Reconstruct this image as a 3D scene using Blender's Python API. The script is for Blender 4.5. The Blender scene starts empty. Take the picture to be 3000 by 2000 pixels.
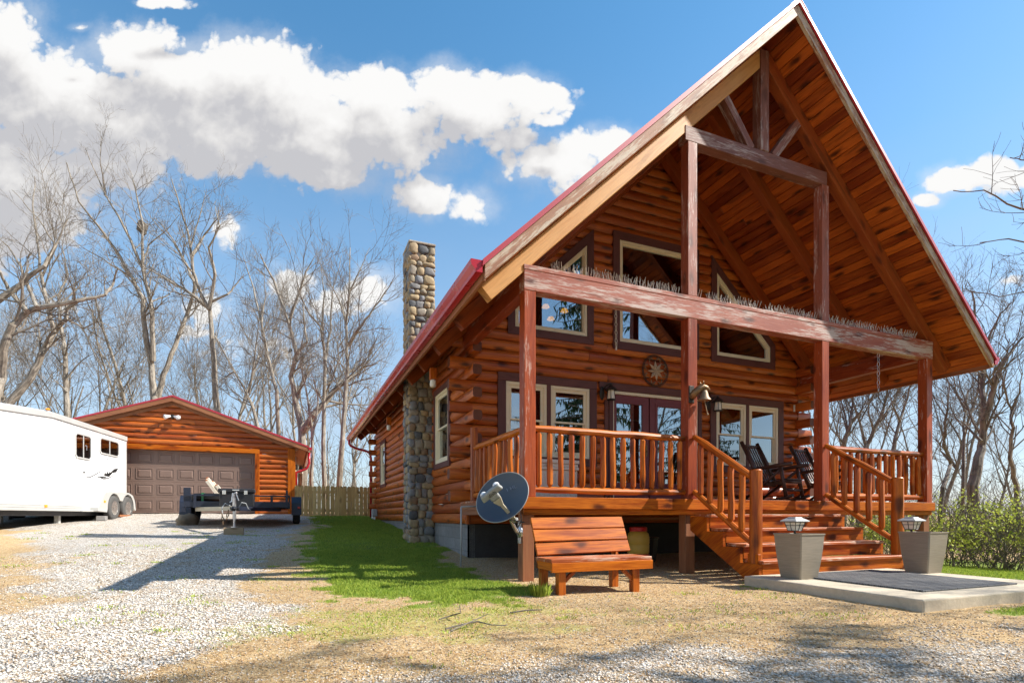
import bpy, bmesh, math, random
import numpy as np
from mathutils import Vector, Matrix, noise as mnoise
R=random.Random(7)
rad=math.radians
SC=bpy.context.scene
COL=SC.collection

# ------------------------------------------------------------------ helpers
WLOC={}
def tag(o,label=None,cat=None,group=None,kind=None):
    if label: o['label']=label
    if cat: o['category']=cat
    if group: o['group']=group
    if kind: o['kind']=kind
    return o
def empty(name,loc=(0,0,0),label=None,cat=None,group=None):
    o=bpy.data.objects.new(name,None); COL.objects.link(o)
    o.empty_display_size=.2
    o.location=loc; WLOC[o]=Vector(loc)
    return tag(o,label,cat,group)
def copy_tree(o,parent=None):
    c=o.copy(); COL.objects.link(c)
    if parent is not None: c.parent=parent
    for ch in list(o.children): copy_tree(ch,c)
    return c

class MB:
    def __init__(s):
        s.v=[];s.f=[];s.g=[];s.p=[];s.m=[]
    def add(s,verts,faces,gc=None,pr=None,mi=0):
        n=len(s.v)
        s.v.extend([tuple(q) for q in verts])
        if gc is None: gc=verts
        s.g.extend([tuple(q) for q in gc])
        if pr is None: pr=R.random()
        s.p.extend([pr]*len(verts))
        for i,f in enumerate(faces):
            s.f.append(tuple(n+k for k in f))
            s.m.append(mi[i] if isinstance(mi,(list,tuple)) else mi)
        return s
    # axis aligned or oriented box between two points
    def beam(s,p0,p1,w,h,up=(0,0,1),mi=0,pr=None):
        p0=Vector(p0);p1=Vector(p1);a=(p1-p0);L=a.length;a.normalize()
        up=Vector(up); side=a.cross(up)
        if side.length<1e-4: side=a.cross(Vector((0,1,0)))
        side.normalize(); u=side.cross(a).normalized()
        vs=[];g=[];o=(R.random()*40,R.random()*40,R.random()*40)
        for t,p in ((0,p0),(L,p1)):
            for (x,y) in ((-1,-1),(1,-1),(1,1),(-1,1)):
                vs.append(p+side*(x*w/2)+u*(y*h/2)); g.append((t+o[0],x*w/2+o[1],y*h/2+o[2]))
        fs=[(0,1,2,3),(7,6,5,4),(0,4,5,1),(1,5,6,2),(2,6,7,3),(3,7,4,0)]
        return s.add(vs,fs,g,pr,mi)
    def box(s,x0,x1,y0,y1,z0,z1,mi=0,pr=None):
        d=(abs(x1-x0),abs(y1-y0),abs(z1-z0)); k=d.index(max(d))
        c=((x0+x1)/2,(y0+y1)/2,(z0+z1)/2)
        if k==0: return s.beam((min(x0,x1),c[1],c[2]),(max(x0,x1),c[1],c[2]),d[1],d[2],(0,0,1),mi,pr)
        if k==1: return s.beam((c[0],min(y0,y1),c[2]),(c[0],max(y0,y1),c[2]),d[0],d[2],(0,0,1),mi,pr)
        return s.beam((c[0],c[1],min(z0,z1)),(c[0],c[1],max(z0,z1)),d[0],d[1],(0,1,0),mi,pr)
    def tube(s,pts,rads,n=8,mi=0,cap=True,capmi=None,sec=None,pr=None,up=None,jit=0):
        pts=[Vector(p) for p in pts]
        if not isinstance(rads,(list,tuple)): rads=[rads]*len(pts)
        vs=[];g=[];o=(R.random()*40,R.random()*40,R.random()*40)
        t0=(pts[1]-pts[0]).normalized()
        ref=Vector(up) if up else (Vector((0,0,1)) if abs(t0.z)<.9 else Vector((0,1,0)))
        nx=t0.cross(ref).normalized()
        L=0
        sc=sec or [(math.cos(2*math.pi*k/n),math.sin(2*math.pi*k/n)) for k in range(n)]
        n=len(sc)
        for i,p in enumerate(pts):
            if i==0: t=t0
            elif i==len(pts)-1: t=(pts[i]-pts[i-1]).normalized()
            else: t=((pts[i+1]-pts[i]).normalized()+(pts[i]-pts[i-1]).normalized()).normalized()
            if i: L+=(pts[i]-pts[i-1]).length
            nx=(nx-t*nx.dot(t)).normalized(); ny=nx.cross(t)*-1
            for (a,b) in sc:
                r=rads[i]*(1+(R.random()-.5)*jit)
                vs.append(p+nx*(a*r)+ny*(b*r)); g.append((L+o[0],a*rads[i]+o[1],b*rads[i]+o[2]))
        fs=[];m=[]
        for i in range(len(pts)-1):
            for k in range(n):
                k2=(k+1)%n
                fs.append((i*n+k,i*n+k2,(i+1)*n+k2,(i+1)*n+k)); m.append(mi)
        if cap:
            cm=mi if capmi is None else capmi
            fs.append(tuple(range(n-1,-1,-1))); m.append(cm)
            b=(len(pts)-1)*n
            fs.append(tuple(range(b,b+n))); m.append(cm)
        return s.add(vs,fs,g,pr,m)
    def lathe(s,prof,c=(0,0,0),n=16,mi=0,axis='z',pr=None):
        vs=[];fs=[]
        for (r,h) in prof:
            for k in range(n):
                a=2*math.pi*k/n
                if axis=='z': q=(c[0]+r*math.cos(a),c[1]+r*math.sin(a),c[2]+h)
                elif axis=='x': q=(c[0]+h,c[1]+r*math.cos(a),c[2]+r*math.sin(a))
                else: q=(c[0]+r*math.sin(a),c[1]+h,c[2]+r*math.cos(a))
                vs.append(q)
        for i in range(len(prof)-1):
            for k in range(n):
                k2=(k+1)%n
                fs.append((i*n+k,i*n+k2,(i+1)*n+k2,(i+1)*n+k))
        fs.append(tuple(range(n-1,-1,-1)))
        b=(len(prof)-1)*n; fs.append(tuple(range(b,b+n)))
        return s.add(vs,fs,None,pr,mi)
    def blob(s,c,rx,ry,rz,n=10,m=7,amp=.12,pr=None,mi=0,sq=1.0,rot=0):
        o=Vector((R.random()*50,R.random()*50,R.random()*50))
        vs=[];fs=[]
        cr,sr=math.cos(rot),math.sin(rot)
        def sp(x): return math.copysign(abs(x)**sq,x)
        for i in range(m+1):
            th=math.pi*i/m
            for k in range(n):
                ph=2*math.pi*k/n
                d=Vector((sp(math.sin(th)*math.cos(ph)),sp(math.sin(th)*math.sin(ph)),sp(math.cos(th))))
                f=1+amp*mnoise.noise(d*1.3+o)
                x,y=d.x*rx*f,d.y*ry*f
                vs.append((c[0]+x*cr-y*sr,c[1]+x*sr+y*cr,c[2]+d.z*rz*f))
        for i in range(m):
            for k in range(n):
                k2=(k+1)%n
                fs.append((i*n+k,(i+1)*n+k,(i+1)*n+k2,i*n+k2))
        return s.add(vs,fs,None,pr,mi)
    def build(s,name,mats,parent=None,smooth=False,bevel=0,origin=None,seg=1,raw=False):
        if not isinstance(mats,(list,tuple)): mats=[mats]
        me=bpy.data.meshes.new(name)
        if origin is None:
            a=np.array(s.v); lo=a.min(0);hi=a.max(0)
            origin=Vector(((lo[0]+hi[0])/2,(lo[1]+hi[1])/2,lo[2]))
        else: origin=Vector(origin)
        me.from_pydata([(q[0]-origin.x,q[1]-origin.y,q[2]-origin.z) for q in s.v],[],s.f)
        for m in mats: me.materials.append(m)
        me.polygons.foreach_set('material_index',s.m)
        at=me.attributes.new('gc','FLOAT_VECTOR','POINT')
        at.data.foreach_set('vector',np.array(s.g,dtype=np.float32).ravel())
        at=me.attributes.new('pr','FLOAT','POINT')
        at.data.foreach_set('value',np.array(s.p,dtype=np.float32))
        if smooth: me.polygons.foreach_set('use_smooth',[True]*len(s.f))
        me.validate(); me.update()
        if not raw:
            bm=bmesh.new(); bm.from_mesh(me); bmesh.ops.recalc_face_normals(bm,faces=bm.faces[:]); bm.to_mesh(me); bm.free()
        o=bpy.data.objects.new(name,me); COL.objects.link(o)
        if parent is not None:
            o.parent=parent; o.location=origin-WLOC[parent]
        else: o.location=origin
        WLOC[o]=origin
        if bevel:
            b=o.modifiers.new('bevel','BEVEL'); b.width=bevel; b.segments=seg; b.limit_method='ANGLE'; b.angle_limit=rad(50)
        return o

def sm_angle(o,deg=40):
    me=o.data
    me.polygons.foreach_set('use_smooth',[True]*len(me.polygons))
    try: me.set_sharp_from_angle(angle=rad(deg))
    except Exception: pass
    return o

def inset(poly,d):
    """inset a counter-clockwise convex polygon by d (negative grows it)"""
    n=len(poly);L=[]
    for i in range(n):
        a=Vector(poly[i]);b=Vector(poly[(i+1)%n]);t=(b-a).normalized();nn=Vector((-t.y,t.x))
        dd=d[i] if isinstance(d,(list,tuple)) else d
        L.append((a+nn*dd,t))
    out=[]
    for i in range(n):
        p,t=L[i-1];q,u=L[i]
        den=t.x*u.y-t.y*u.x
        k=((q.x-p.x)*u.y-(q.y-p.y)*u.x)/den
        r=p+t*k; out.append((r.x,r.y))
    return out
def ring(mb,mp,outer,inner,d0,d1,mi=0):
    """solid frame between two polygons, from depth d0 to d1 (outward)"""
    n=len(outer)
    for i in range(n):
        j=(i+1)%n
        q=[outer[i],outer[j],inner[j],inner[i]]
        vs=[mp(u,d0,z) for u,z in q]+[mp(u,d1,z) for u,z in q]
        ln=(Vector(outer[j])-Vector(outer[i])); L=ln.length; ln.normalize()
        o=(R.random()*40,R.random()*40,R.random()*40)
        g=[]
        for d in (d0,d1):
            for u,z in q:
                w=Vector((u,z))-Vector(outer[i]); g.append((w.dot(ln)+o[0],ln.x*w.y-ln.y*w.x+o[1],d+o[2]))
        mb.add(vs,[(3,2,1,0),(4,5,6,7),(0,1,5,4),(1,2,6,5),(2,3,7,6),(3,0,4,7)],g,None,mi)
def slab(mb,mp,poly,d0,d1,mi=0):
    n=len(poly)
    vs=[mp(u,d0,z) for u,z in poly]+[mp(u,d1,z) for u,z in poly]
    fs=[tuple(range(n-1,-1,-1)),tuple(range(n,2*n))]+[(i,(i+1)%n,n+(i+1)%n,n+i) for i in range(n)]
    mb.add(vs,fs,None,None,mi)

# ------------------------------------------------------------------ materials
class NT:
    def __init__(s,tree): s.t=tree; s.n=tree.nodes; s.l=tree.links
    def node(s,ty,**kw):
        n=s.n.new(ty)
        for k,v in kw.items(): setattr(n,k,v)
        return n
    def link(s,a,b): s.l.new(a,b)
    def set(s,sock,v):
        if isinstance(v,bpy.types.NodeSocket): s.l.new(v,sock)
        else:
            if sock.type=='RGBA' and len(v)==3: v=(*v,1)
            sock.default_value=v
    def math(s,op,a,b=0.,c=0.,clamp=False):
        n=s.node('ShaderNodeMath',operation=op); n.use_clamp=clamp
        s.set(n.inputs[0],a); s.set(n.inputs[1],b)
        if op in('MULTIPLY_ADD','SMOOTH_MAX','SMOOTH_MIN'): s.set(n.inputs[2],c)
        return n.outputs[0]
    def vmath(s,op,a,b=(0,0,0),out=0):
        n=s.node('ShaderNodeVectorMath',operation=op); s.set(n.inputs[0],a); s.set(n.inputs[1],b)
        return n.outputs[out]
    def noise(s,vec,scale,detail=3.,rough=.55,out=0,dist=0.):
        n=s.node('ShaderNodeTexNoise')
        if vec is not None: s.link(vec,n.inputs['Vector'])
        n.inputs['Scale'].default_value=scale; n.inputs['Detail'].default_value=detail; n.inputs['Roughness'].default_value=rough
        n.inputs['Distortion'].default_value=dist
        return n.outputs[out]
    def voro(s,vec,scale,feature='F1',out='Distance',rnd=1.):
        n=s.node('ShaderNodeTexVoronoi',feature=feature)
        if vec is not None: s.link(vec,n.inputs['Vector'])
        n.inputs['Scale'].default_value=scale; n.inputs['Randomness'].default_value=rnd
        return n.outputs[out]
    def mix(s,f,a,b,blend='MIX'):
        n=s.node('ShaderNodeMix',data_type='RGBA',blend_type=blend); n.clamp_factor=True
        s.set(n.inputs[0],f); s.set(n.inputs[6],a); s.set(n.inputs[7],b)
        return n.outputs[2]
    def ss(s,x,a,b):
        n=s.node('ShaderNodeMapRange',interpolation_type='SMOOTHSTEP'); s.set(n.inputs[0],x)
        n.inputs[1].default_value=a; n.inputs[2].default_value=b
        return n.outputs[0]
    def ramp(s,f,stops,interp='LINEAR'):
        n=s.node('ShaderNodeValToRGB'); n.color_ramp.interpolation=interp
        while len(n.color_ramp.elements)<len(stops): n.color_ramp.elements.new(.5)
        for e,(p,c) in zip(n.color_ramp.elements,stops): e.position=p; e.color=(*c,1) if len(c)==3 else c
        s.set(n.inputs[0],f); return n.outputs[0]
    def attr(s,name,out='Fac'):
        n=s.node('ShaderNodeAttribute',attribute_name=name); return n.outputs[out]
    def bump(s,h,strength=.3,dist=.01):
        n=s.node('ShaderNodeBump'); n.inputs['Strength'].default_value=strength; n.inputs['Distance'].default_value=dist
        s.link(h,n.inputs['Height']); return n.outputs[0]
def newmat(name):
    m=bpy.data.materials.new(name); m.use_nodes=True; t=NT(m.node_tree)
    b=m.node_tree.nodes['Principled BSDF']
    return m,t,b
def plain(name,c,rough=.5,metal=0.,spec=.5,var=.12,nscale=6.,bump=0.,coat=0.):
    m,t,b=newmat(name)
    geo=t.node('ShaderNodeNewGeometry'); 
    n=t.noise(geo.outputs['Position'],nscale,4)
    n2=t.noise(geo.outputs['Position'],nscale*9,2)
    f=t.math('ADD',t.math('MULTIPLY',t.math('SUBTRACT',n,.5),2*var),t.math('MULTIPLY',t.math('SUBTRACT',n2,.5),var))
    col=t.mix(1.,c,t.math('ADD',1.,f),'MULTIPLY')
    t.link(col,b.inputs['Base Color'])
    b.inputs['Roughness'].default_value=rough; b.inputs['Metallic'].default_value=metal
    b.inputs['Specular IOR Level'].default_value=spec
    t.set(b.inputs['Roughness'],t.math('MULTIPLY_ADD',n,.2,rough-.1,True))
    if coat: b.inputs['Coat Weight'].default_value=coat; b.inputs['Coat Roughness'].default_value=.08
    if bump: t.link(t.bump(n2,bump,.01),b.inputs['Normal'])
    return m
def wood(name,c1,c2,dark,rough=.45,knots=1.,vary=.6,weather=None,wamt=0.,spec=.4,wscale=1.):
    m,t,b=newmat(name)
    gc=t.attr('gc','Vector'); pr=t.attr('pr')
    v1=t.vmath('MULTIPLY',gc,(1.1,13,13)); v2=t.vmath('MULTIPLY',gc,(4,75,75)); v3=t.vmath('MULTIPLY',gc,(.9,2.2,2.2))
    n1=t.noise(v1,1.,4,.6,dist=.6); n2=t.noise(v2,1.,2); n3=t.noise(v3,1.4,3)
    f=t.math('ADD',t.math('MULTIPLY',t.math('SUBTRACT',n1,.5),2.3),t.math('MULTIPLY',t.math('SUBTRACT',n2,.5),1.1))
    f=t.math('ADD',f,t.math('MULTIPLY',t.math('SUBTRACT',pr,.5),vary))
    f=t.math('ADD',f,t.math('MULTIPLY',t.math('SUBTRACT',n3,.5),1.1))
    f=t.math('ADD',f,.5,0,True)
    col=t.mix(f,c1,c2)
    # dark streaks along the grain
    st=t.ss(n1,.54,.70); col=t.mix(t.math('MULTIPLY',st,.6),col,dark)
    if knots:
        sg=t.node('ShaderNodeSeparateXYZ'); t.link(gc,sg.inputs[0]); cg=t.node('ShaderNodeCombineXYZ'); t.link(t.math('MULTIPLY',sg.outputs[0],1.7),cg.inputs[0]); t.link(t.math('MULTIPLY',t.math('ADD',sg.outputs[1],sg.outputs[2]),4.6),cg.inputs[1]); kv=cg.outputs[0]
        kv=t.vmath('ADD',kv,t.vmath('MULTIPLY',t.noise(gc,5.,2,out=1),(.25,.25,.25)))
        vn=t.node('ShaderNodeTexVoronoi',feature='F1',voronoi_dimensions='2D'); t.link(kv,vn.inputs['Vector']); vn.inputs['Scale'].default_value=1.
        d=vn.outputs['Distance']
        pick=t.node('ShaderNodeSeparateColor'); t.link(vn.outputs['Color'],pick.inputs[0])
        on=t.math('GREATER_THAN',pick.outputs[0],.58)
        k=t.math('MULTIPLY',t.math('SUBTRACT',1.,t.ss(d,.05,.27)),on)
        col=t.mix(t.math('MULTIPLY',k,min(1,.92*knots)),col,dark)
    if weather:
        wn=t.noise(t.vmath('MULTIPLY',gc,(1.0*wscale,7*wscale,7*wscale)),1.2,5,.72)
        wf=t.noise(t.vmath('MULTIPLY',gc,(6,60,60)),1.,3,.7)
        w=t.math('ADD',wn,t.math('MULTIPLY',t.math('SUBTRACT',wf,.5),.55))
        w=t.ss(w,.64-wamt*.45,.80-wamt*.45)
        wc=t.mix(wf,tuple(x*.72 for x in weather),tuple(min(1,x*1.2) for x in weather))
        col=t.mix(w,col,wc)
    t.link(col,b.inputs['Base Color'])
    t.set(b.inputs['Roughness'],t.math('MULTIPLY_ADD',n1,.25,rough-.12,True))
    b.inputs['Specular IOR Level'].default_value=spec
    h=t.math('ADD',n2,t.math('MULTIPLY',n1,.8))
    t.link(t.bump(h,.35,.004),b.inputs['Normal'])
    return m
M={}
M['log']=wood('stained_log',(.285,.050,.007),(.56,.150,.020),(.055,.012,.004),.36,1.,.7,spec=.4)
M['log_end']=wood('log_end_grain',(.10,.028,.014),(.16,.05,.022),(.04,.012,.008),.6,.3)
M['orange']=wood('orange_stained_wood',(.24,.040,.003),(.60,.165,.010),(.06,.010,.003),.5,1.,.45,spec=.14)
M['rail']=wood('peeled_log_rail',(.24,.042,.004),(.60,.165,.014),(.07,.014,.004),.38,.9,.6,spec=.3)
M['post']=wood('red_brown_post',(.19,.028,.008),(.40,.075,.017),(.07,.012,.006),.42,.9,.35,(.55,.36,.29),.10,spec=.3)
M['beam']=wood('weathered_beam',(.27,.055,.028),(.38,.11,.06),(.08,.022,.014),.6,1.,.2,(.50,.38,.33),.38,wscale=.6)
M['uppost']=wood('faded_upper_post',(.22,.05,.026),(.34,.10,.055),(.07,.02,.012),.55,.8,.2,(.54,.41,.36),.24)
M['truss']=wood('weathered_truss',(.15,.052,.036),(.25,.10,.07),(.06,.022,.016),.6,.7,.3,(.36,.27,.24),.28)
M['rafter']=wood('ceiling_rafter',(.24,.043,.009),(.34,.085,.016),(.08,.016,.006),.5,.8,.3,spec=.3)
M['rawbeam']=wood('honey_timber',(.56,.27,.075),(.72,.40,.14),(.30,.12,.03),.5,.8,.3)
M['barge']=wood('weathered_barge_board',(.26,.11,.06),(.38,.20,.11),(.15,.06,.03),.6,.8,.2,(.50,.41,.31),.48)
M['plank']=wood('ceiling_plank',(.17,.026,.005),(.48,.112,.014),(.045,.009,.003),.42,1.,1.1,spec=.3)
M['trim']=wood('dark_brown_trim',(.095,.032,.027),(.14,.05,.042),(.04,.013,.01),.55,.3,.3)
M['deckb']=wood('deck_board',(.24,.045,.009),(.48,.125,.028),(.09,.02,.006),.5,.8,.5,(.55,.36,.26),.3,spec=.3)
M['lowpost']=wood('brown_under_post',(.24,.085,.035),(.33,.14,.06),(.10,.03,.015),.6,.5)
M['tan']=wood('old_lumber',(.30,.21,.12),(.42,.31,.19),(.16,.10,.05),.75,.8)
M['fence']=wood('fence_pine',(.46,.29,.10),(.62,.43,.17),(.24,.14,.05),.7,.9,.8)
M['chair']=wood('dark_log_chair',(.055,.022,.014),(.10,.045,.026),(.02,.008,.006),.4,.4)
M['cream']=plain('cream_vinyl',(.78,.70,.50),.45,var=.05)
M['door']=plain('maroon_door',(.17,.034,.042),.4,var=.08)
M['red']=plain('red_metal',(.42,.012,.024),.28,0.,.5,.08,2.,coat=.4)
M['redroof']=plain('red_roof_metal',(.40,.016,.03),.42,.0,.6,.1,1.,coat=.5)
M['black']=plain('black_metal',(.016,.016,.019),.45,0,.5,.3)
M['navy']=plain('blue_black_paint',(.016,.021,.038),.42,0,.5,.35,12.)
M['rubber']=plain('tyre_rubber',(.028,.028,.03),.8,0,.3,.3,20.)
M['rubber_l']=plain('grey_tyre_rubber',(.085,.083,.08),.85,0,.3,.3,20.)
M['steel']=plain('galvanised_steel',(.55,.55,.56),.35,.9,.5,.15,8.)
M['chrome']=plain('bright_alloy',(.78,.77,.74),.25,.9,.5,.08,8.)
M['white']=plain('white_aluminium',(.80,.81,.82),.3,0,.5,.015,.5,coat=.3)
M['whitetrim']=plain('pale_aluminium_trim',(.56,.56,.54),.4,.3,.5,.06,3.)
M['plastic']=plain('cream_plastic',(.68,.64,.54),.5,var=.04)
M['greyplastic']=plain('grey_plastic',(.36,.37,.37),.5,var=.08)
M['bronze']=plain('bronze',(.20,.12,.06),.45,.6,.5,.3,20.)
M['darkiron']=plain('dark_iron',(.045,.038,.032),.55,.5,.5,.3,30.)
M['orn']=plain('ornament_metal',(.23,.165,.10),.55,.4,.5,.3,30.)
M['starm']=plain('pale_star_metal',(.46,.37,.26),.5,.3,.5,.2,30.)
M['amber']=plain('amber_lens',(.85,.33,.02),.3,var=.05)
M['redlens']=plain('red_lens',(.6,.03,.02),.3,var=.05)
M['garage']=plain('brown_garage_door',(.185,.122,.096),.5,var=.06,nscale=1.)
M['concrete']=plain('pad_concrete',(.54,.465,.35),.85,0,.3,.34,3.5,.3)
M['stone']=plain('field_stone',(.20,.165,.12),.85,0,.3,.3,9.,.4)
M['block']=plain('grey_block',(.26,.25,.24),.9,0,.2,.2,9.,.4)
M['mortar']=plain('mortar',(.40,.35,.28),.95,0,.2,.25,14.,.5)
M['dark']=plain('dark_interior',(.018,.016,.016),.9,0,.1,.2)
M['yellow']=plain('yellow_cooler',(.62,.42,.08),.45,var=.06)
M['redpl']=plain('red_plastic',(.52,.012,.016),.4,var=.05)
M['dishg']=plain('dish_blue_grey',(.055,.072,.10),.42,.0,.5,.06,3.)
M['lnb']=plain('lnb_grey',(.27,.28,.275),.5,var=.05)
M['lnbtan']=plain('lnb_tan',(.42,.37,.27),.55,var=.08)
M['ink']=plain('black_ink',(.02,.02,.02),.5,var=.02)
M['greyink']=plain('grey_ink',(.20,.22,.26),.5,var=.02)
M['gold']=plain('gold_ink',(.35,.30,.20),.5,var=.02)
M['green']=plain('green_strap',(.02,.16,.06),.6,var=.1)
M['wire']=plain('bird_spike_wire',(.62,.58,.50),.5,.1,.5,.3)
M['twig']=plain('grey_twig',(.15,.128,.105),.9,0,.2,.3)
def pot():
    m,t,b=newmat('ribbed_planter')
    geo=t.node('ShaderNodeTexCoord'); sep=t.node('ShaderNodeSeparateXYZ'); t.link(geo.outputs['Object'],sep.inputs[0])
    w=t.math('SINE',t.math('MULTIPLY',sep.outputs[2],950.))
    n=t.noise(t.vmath('MULTIPLY',geo.outputs['Object'],(6,6,60)),1.,4)
    c=t.mix(n,(.20,.165,.118),(.36,.305,.23)); t.link(c,b.inputs['Base Color'])
    b.inputs['Roughness'].default_value=.55
    t.link(t.bump(w,.3,.0018),b.inputs['Normal']); return m
M['pot']=pot()
def cmu():
    m,t,b=newmat('concrete_block_wall')
    gc=t.attr('gc','Vector')
    br=t.node('ShaderNodeTexBrick'); t.link(gc,br.inputs['Vector'])
    br.inputs['Scale'].default_value=1.; br.inputs['Brick Width'].default_value=.40; br.inputs['Row Height'].default_value=.20
    br.inputs['Mortar Size'].default_value=.006; br.inputs['Color1'].default_value=(.21,.205,.20,1); br.inputs['Color2'].default_value=(.27,.265,.255,1)
    br.inputs['Mortar'].default_value=(.16,.155,.15,1); br.inputs['Bias'].default_value=0
    n=t.noise(gc,9.,5,.7); n2=t.noise(gc,80.,2)
    c=t.mix(t.math('MULTIPLY',t.ss(n,.4,.75),.5),br.outputs['Color'],(.13,.125,.12))
    t.link(c,b.inputs['Base Color']); b.inputs['Roughness'].default_value=.95
    h=t.math('ADD',t.math('MULTIPLY',br.outputs['Fac'],-1.),t.math('MULTIPLY',n2,.3))
    t.link(t.bump(h,.6,.008),b.inputs['Normal']); return m
M['cmu']=cmu()
def river():
    m,t,b=newmat('river_stone')
    pr=t.attr('pr'); geo=t.node('ShaderNodeNewGeometry')
    c=t.ramp(pr,[(0,(.10,.105,.11)),(.12,(.28,.23,.155)),(.28,(.35,.26,.15)),(.43,(.20,.195,.19)),(.55,(.36,.27,.15)),(.68,(.29,.25,.195)),(.82,(.22,.225,.235)),(.92,(.24,.155,.09)),(1,(.36,.32,.26))],'CONSTANT')
    n=t.noise(geo.outputs['Position'],16.,5,.65); n2=t.noise(geo.outputs['Position'],70.,3)
    c=t.mix(1.,c,t.math('MULTIPLY_ADD',n,1.2,.4),'MULTIPLY'); t.link(c,b.inputs['Base Color'])
    b.inputs['Roughness'].default_value=.75; t.link(t.bump(t.math('ADD',n,t.math('MULTIPLY',n2,.4)),.5,.01),b.inputs['Normal']); return m
M['river']=river()
def glass(name,refl,tint=(.6,.65,.66)):
    m=bpy.data.materials.new(name); m.use_nodes=True; t=NT(m.node_tree); t.n.clear()
    out=t.node('ShaderNodeOutputMaterial'); gl=t.node('ShaderNodeBsdfGlossy'); tr=t.node('ShaderNodeBsdfTransparent'); mx=t.node('ShaderNodeMixShader')
    fr=t.node('ShaderNodeFresnel'); fr.inputs['IOR'].default_value=1.5
    geo=t.node('ShaderNodeNewGeometry')
    n=t.noise(geo.outputs['Position'],1.3,2)
    gl.inputs['Roughness'].default_value=.012; gl.inputs['Color'].default_value=(.92,.96,1,1); tr.inputs['Color'].default_value=(*tint,1)
    t.link(t.bump(n,.05,.02),gl.inputs['Normal'])
    t.link(t.math('ADD',fr.outputs[0],refl,0,True),mx.inputs[0]); t.link(tr.outputs[0],mx.inputs[1]); t.link(gl.outputs[0],mx.inputs[2]); t.link(mx.outputs[0],out.inputs[0])
    return m
M['glass']=glass('window_glass',.26)
M['lampglass']=glass('lamp_glass',.08,(.92,.9,.86))
def frosted():
    m,t,b=newmat('frosted_lamp_glass'); b.inputs['Base Color'].default_value=(.74,.70,.60,1); b.inputs['Roughness'].default_value=.3
    n=t.noise(None,30.,3); t.link(t.mix(n,(.62,.57,.46),(.80,.77,.68)),b.inputs['Base Color']); return m
M['frost']=frosted()
def emis(name,c,s):
    m,t,b=newmat(name); b.inputs['Base Color'].default_value=(*c,1); b.inputs['Emission Color'].default_value=(*c,1); b.inputs['Emission Strength'].default_value=s; return m
M['bulb']=emis('warm_lamp_shade',(1.,.40,.01),1.3)
def bark(name,a,b_,c_):
    m,t,b=newmat(name); gc=t.attr('gc','Vector'); 
    n=t.noise(t.vmath('MULTIPLY',gc,(3,16,16)),1.,5,.65); n3=t.noise(gc,1.2,3)
    c=t.mix(t.ss(n,.3,.7),a,b_); c=t.mix(t.math('MULTIPLY',t.ss(n3,.45,.7),.6),c,c_); t.link(c,b.inputs['Base Color']); b.inputs['Roughness'].default_value=.9
    b.inputs['Specular IOR Level'].default_value=.2
    t.link(t.bump(n,.8,.02),b.inputs['Normal']); return m
M['bark']=bark('pale_bark',(.12,.103,.085),(.41,.37,.31),(.20,.165,.125))
M['bark2']=bark('dark_bark',(.085,.073,.062),(.27,.235,.195),(.10,.085,.07))
M['twigp']=bark('pale_twig',(.125,.107,.088),(.27,.24,.20),(.2,.16,.12))
def leaf(name,a,b_,tr=.35):
    m,t,b=newmat(name); pr=t.attr('pr'); c=t.mix(pr,a,b_); t.link(c,b.inputs['Base Color']); b.inputs['Roughness'].default_value=.55
    b.inputs['Specular IOR Level'].default_value=.25
    trn=t.node('ShaderNodeBsdfTranslucent'); t.link(c,trn.inputs[0]); mx=t.node('ShaderNodeMixShader'); mx.inputs[0].default_value=tr
    out=t.n['Material Output']; t.link(b.outputs[0],mx.inputs[1]); t.link(trn.outputs[0],mx.inputs[2]); t.link(mx.outputs[0],out.inputs[0]); return m
M['leaf']=leaf('spring_leaf',(.30,.38,.05),(.58,.62,.11))
M['needle']=leaf('evergreen_foliage',(.02,.045,.015),(.05,.09,.03),.2)
M['blade']=leaf('grass_blade',(.11,.23,.025),(.50,.57,.09),.38)
M['straw']=leaf('dry_straw',(.34,.17,.06),(.62,.42,.19),.1)
def pebble():
    m,t,b=newmat('limestone_pebble'); pr=t.attr('pr')
    c=t.ramp(pr,[(0,(.17,.12,.075)),(.10,(.34,.26,.17)),(.25,(.54,.46,.37)),(.6,(.68,.62,.55)),(1,(.82,.78,.73))]); t.link(c,b.inputs['Base Color']); b.inputs['Roughness'].default_value=.9
    b.inputs['Specular IOR Level'].default_value=.2; return m
M['pebble']=pebble()
def mat_rug():
    m,t,b=newmat('woven_rubber'); tc=t.node('ShaderNodeTexCoord')
    br=t.node('ShaderNodeTexBrick'); t.link(tc.outputs['Object'],br.inputs['Vector']); br.inputs['Scale'].default_value=1.
    br.inputs['Brick Width'].default_value=.12; br.inputs['Row Height'].default_value=.06; br.inputs['Mortar Size'].default_value=.006
    br.inputs['Color1'].default_value=(.13,.135,.142,1); br.inputs['Color2'].default_value=(.21,.213,.217,1); br.inputs['Mortar'].default_value=(.025,.025,.027,1)
    sp=t.node('ShaderNodeSeparateXYZ'); t.link(tc.outputs['Object'],sp.inputs[0])
    w=t.math('SINE',t.math('MULTIPLY',t.math('ADD',sp.outputs[0],sp.outputs[1]),300.))
    c=t.mix(t.ss(w,-.2,.6),br.outputs['Color'],(.07,.07,.075)); n=t.noise(tc.outputs['Object'],5.,4)
    c=t.mix(t.math('MULTIPLY',t.ss(n,.5,.7),.4),c,(.17,.155,.13))
    t.link(c,b.inputs['Base Color']); b.inputs['Roughness'].default_value=.75; t.link(t.bump(w,.7,.006),b.inputs['Normal']); return m
M['rug']=mat_rug()
M['cmudark']=plain('shade_toned_block',(.055,.054,.054),.95,0,.2,.35,7.,.4)  # foundation block with the under-deck shade put into its colour
M['darktyre']=plain('black_tyre',(.011,.011,.012),.75,0,.15,.3,20.)
M['tglass']=glass('trailer_glass',.10,(.30,.27,.25))
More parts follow.
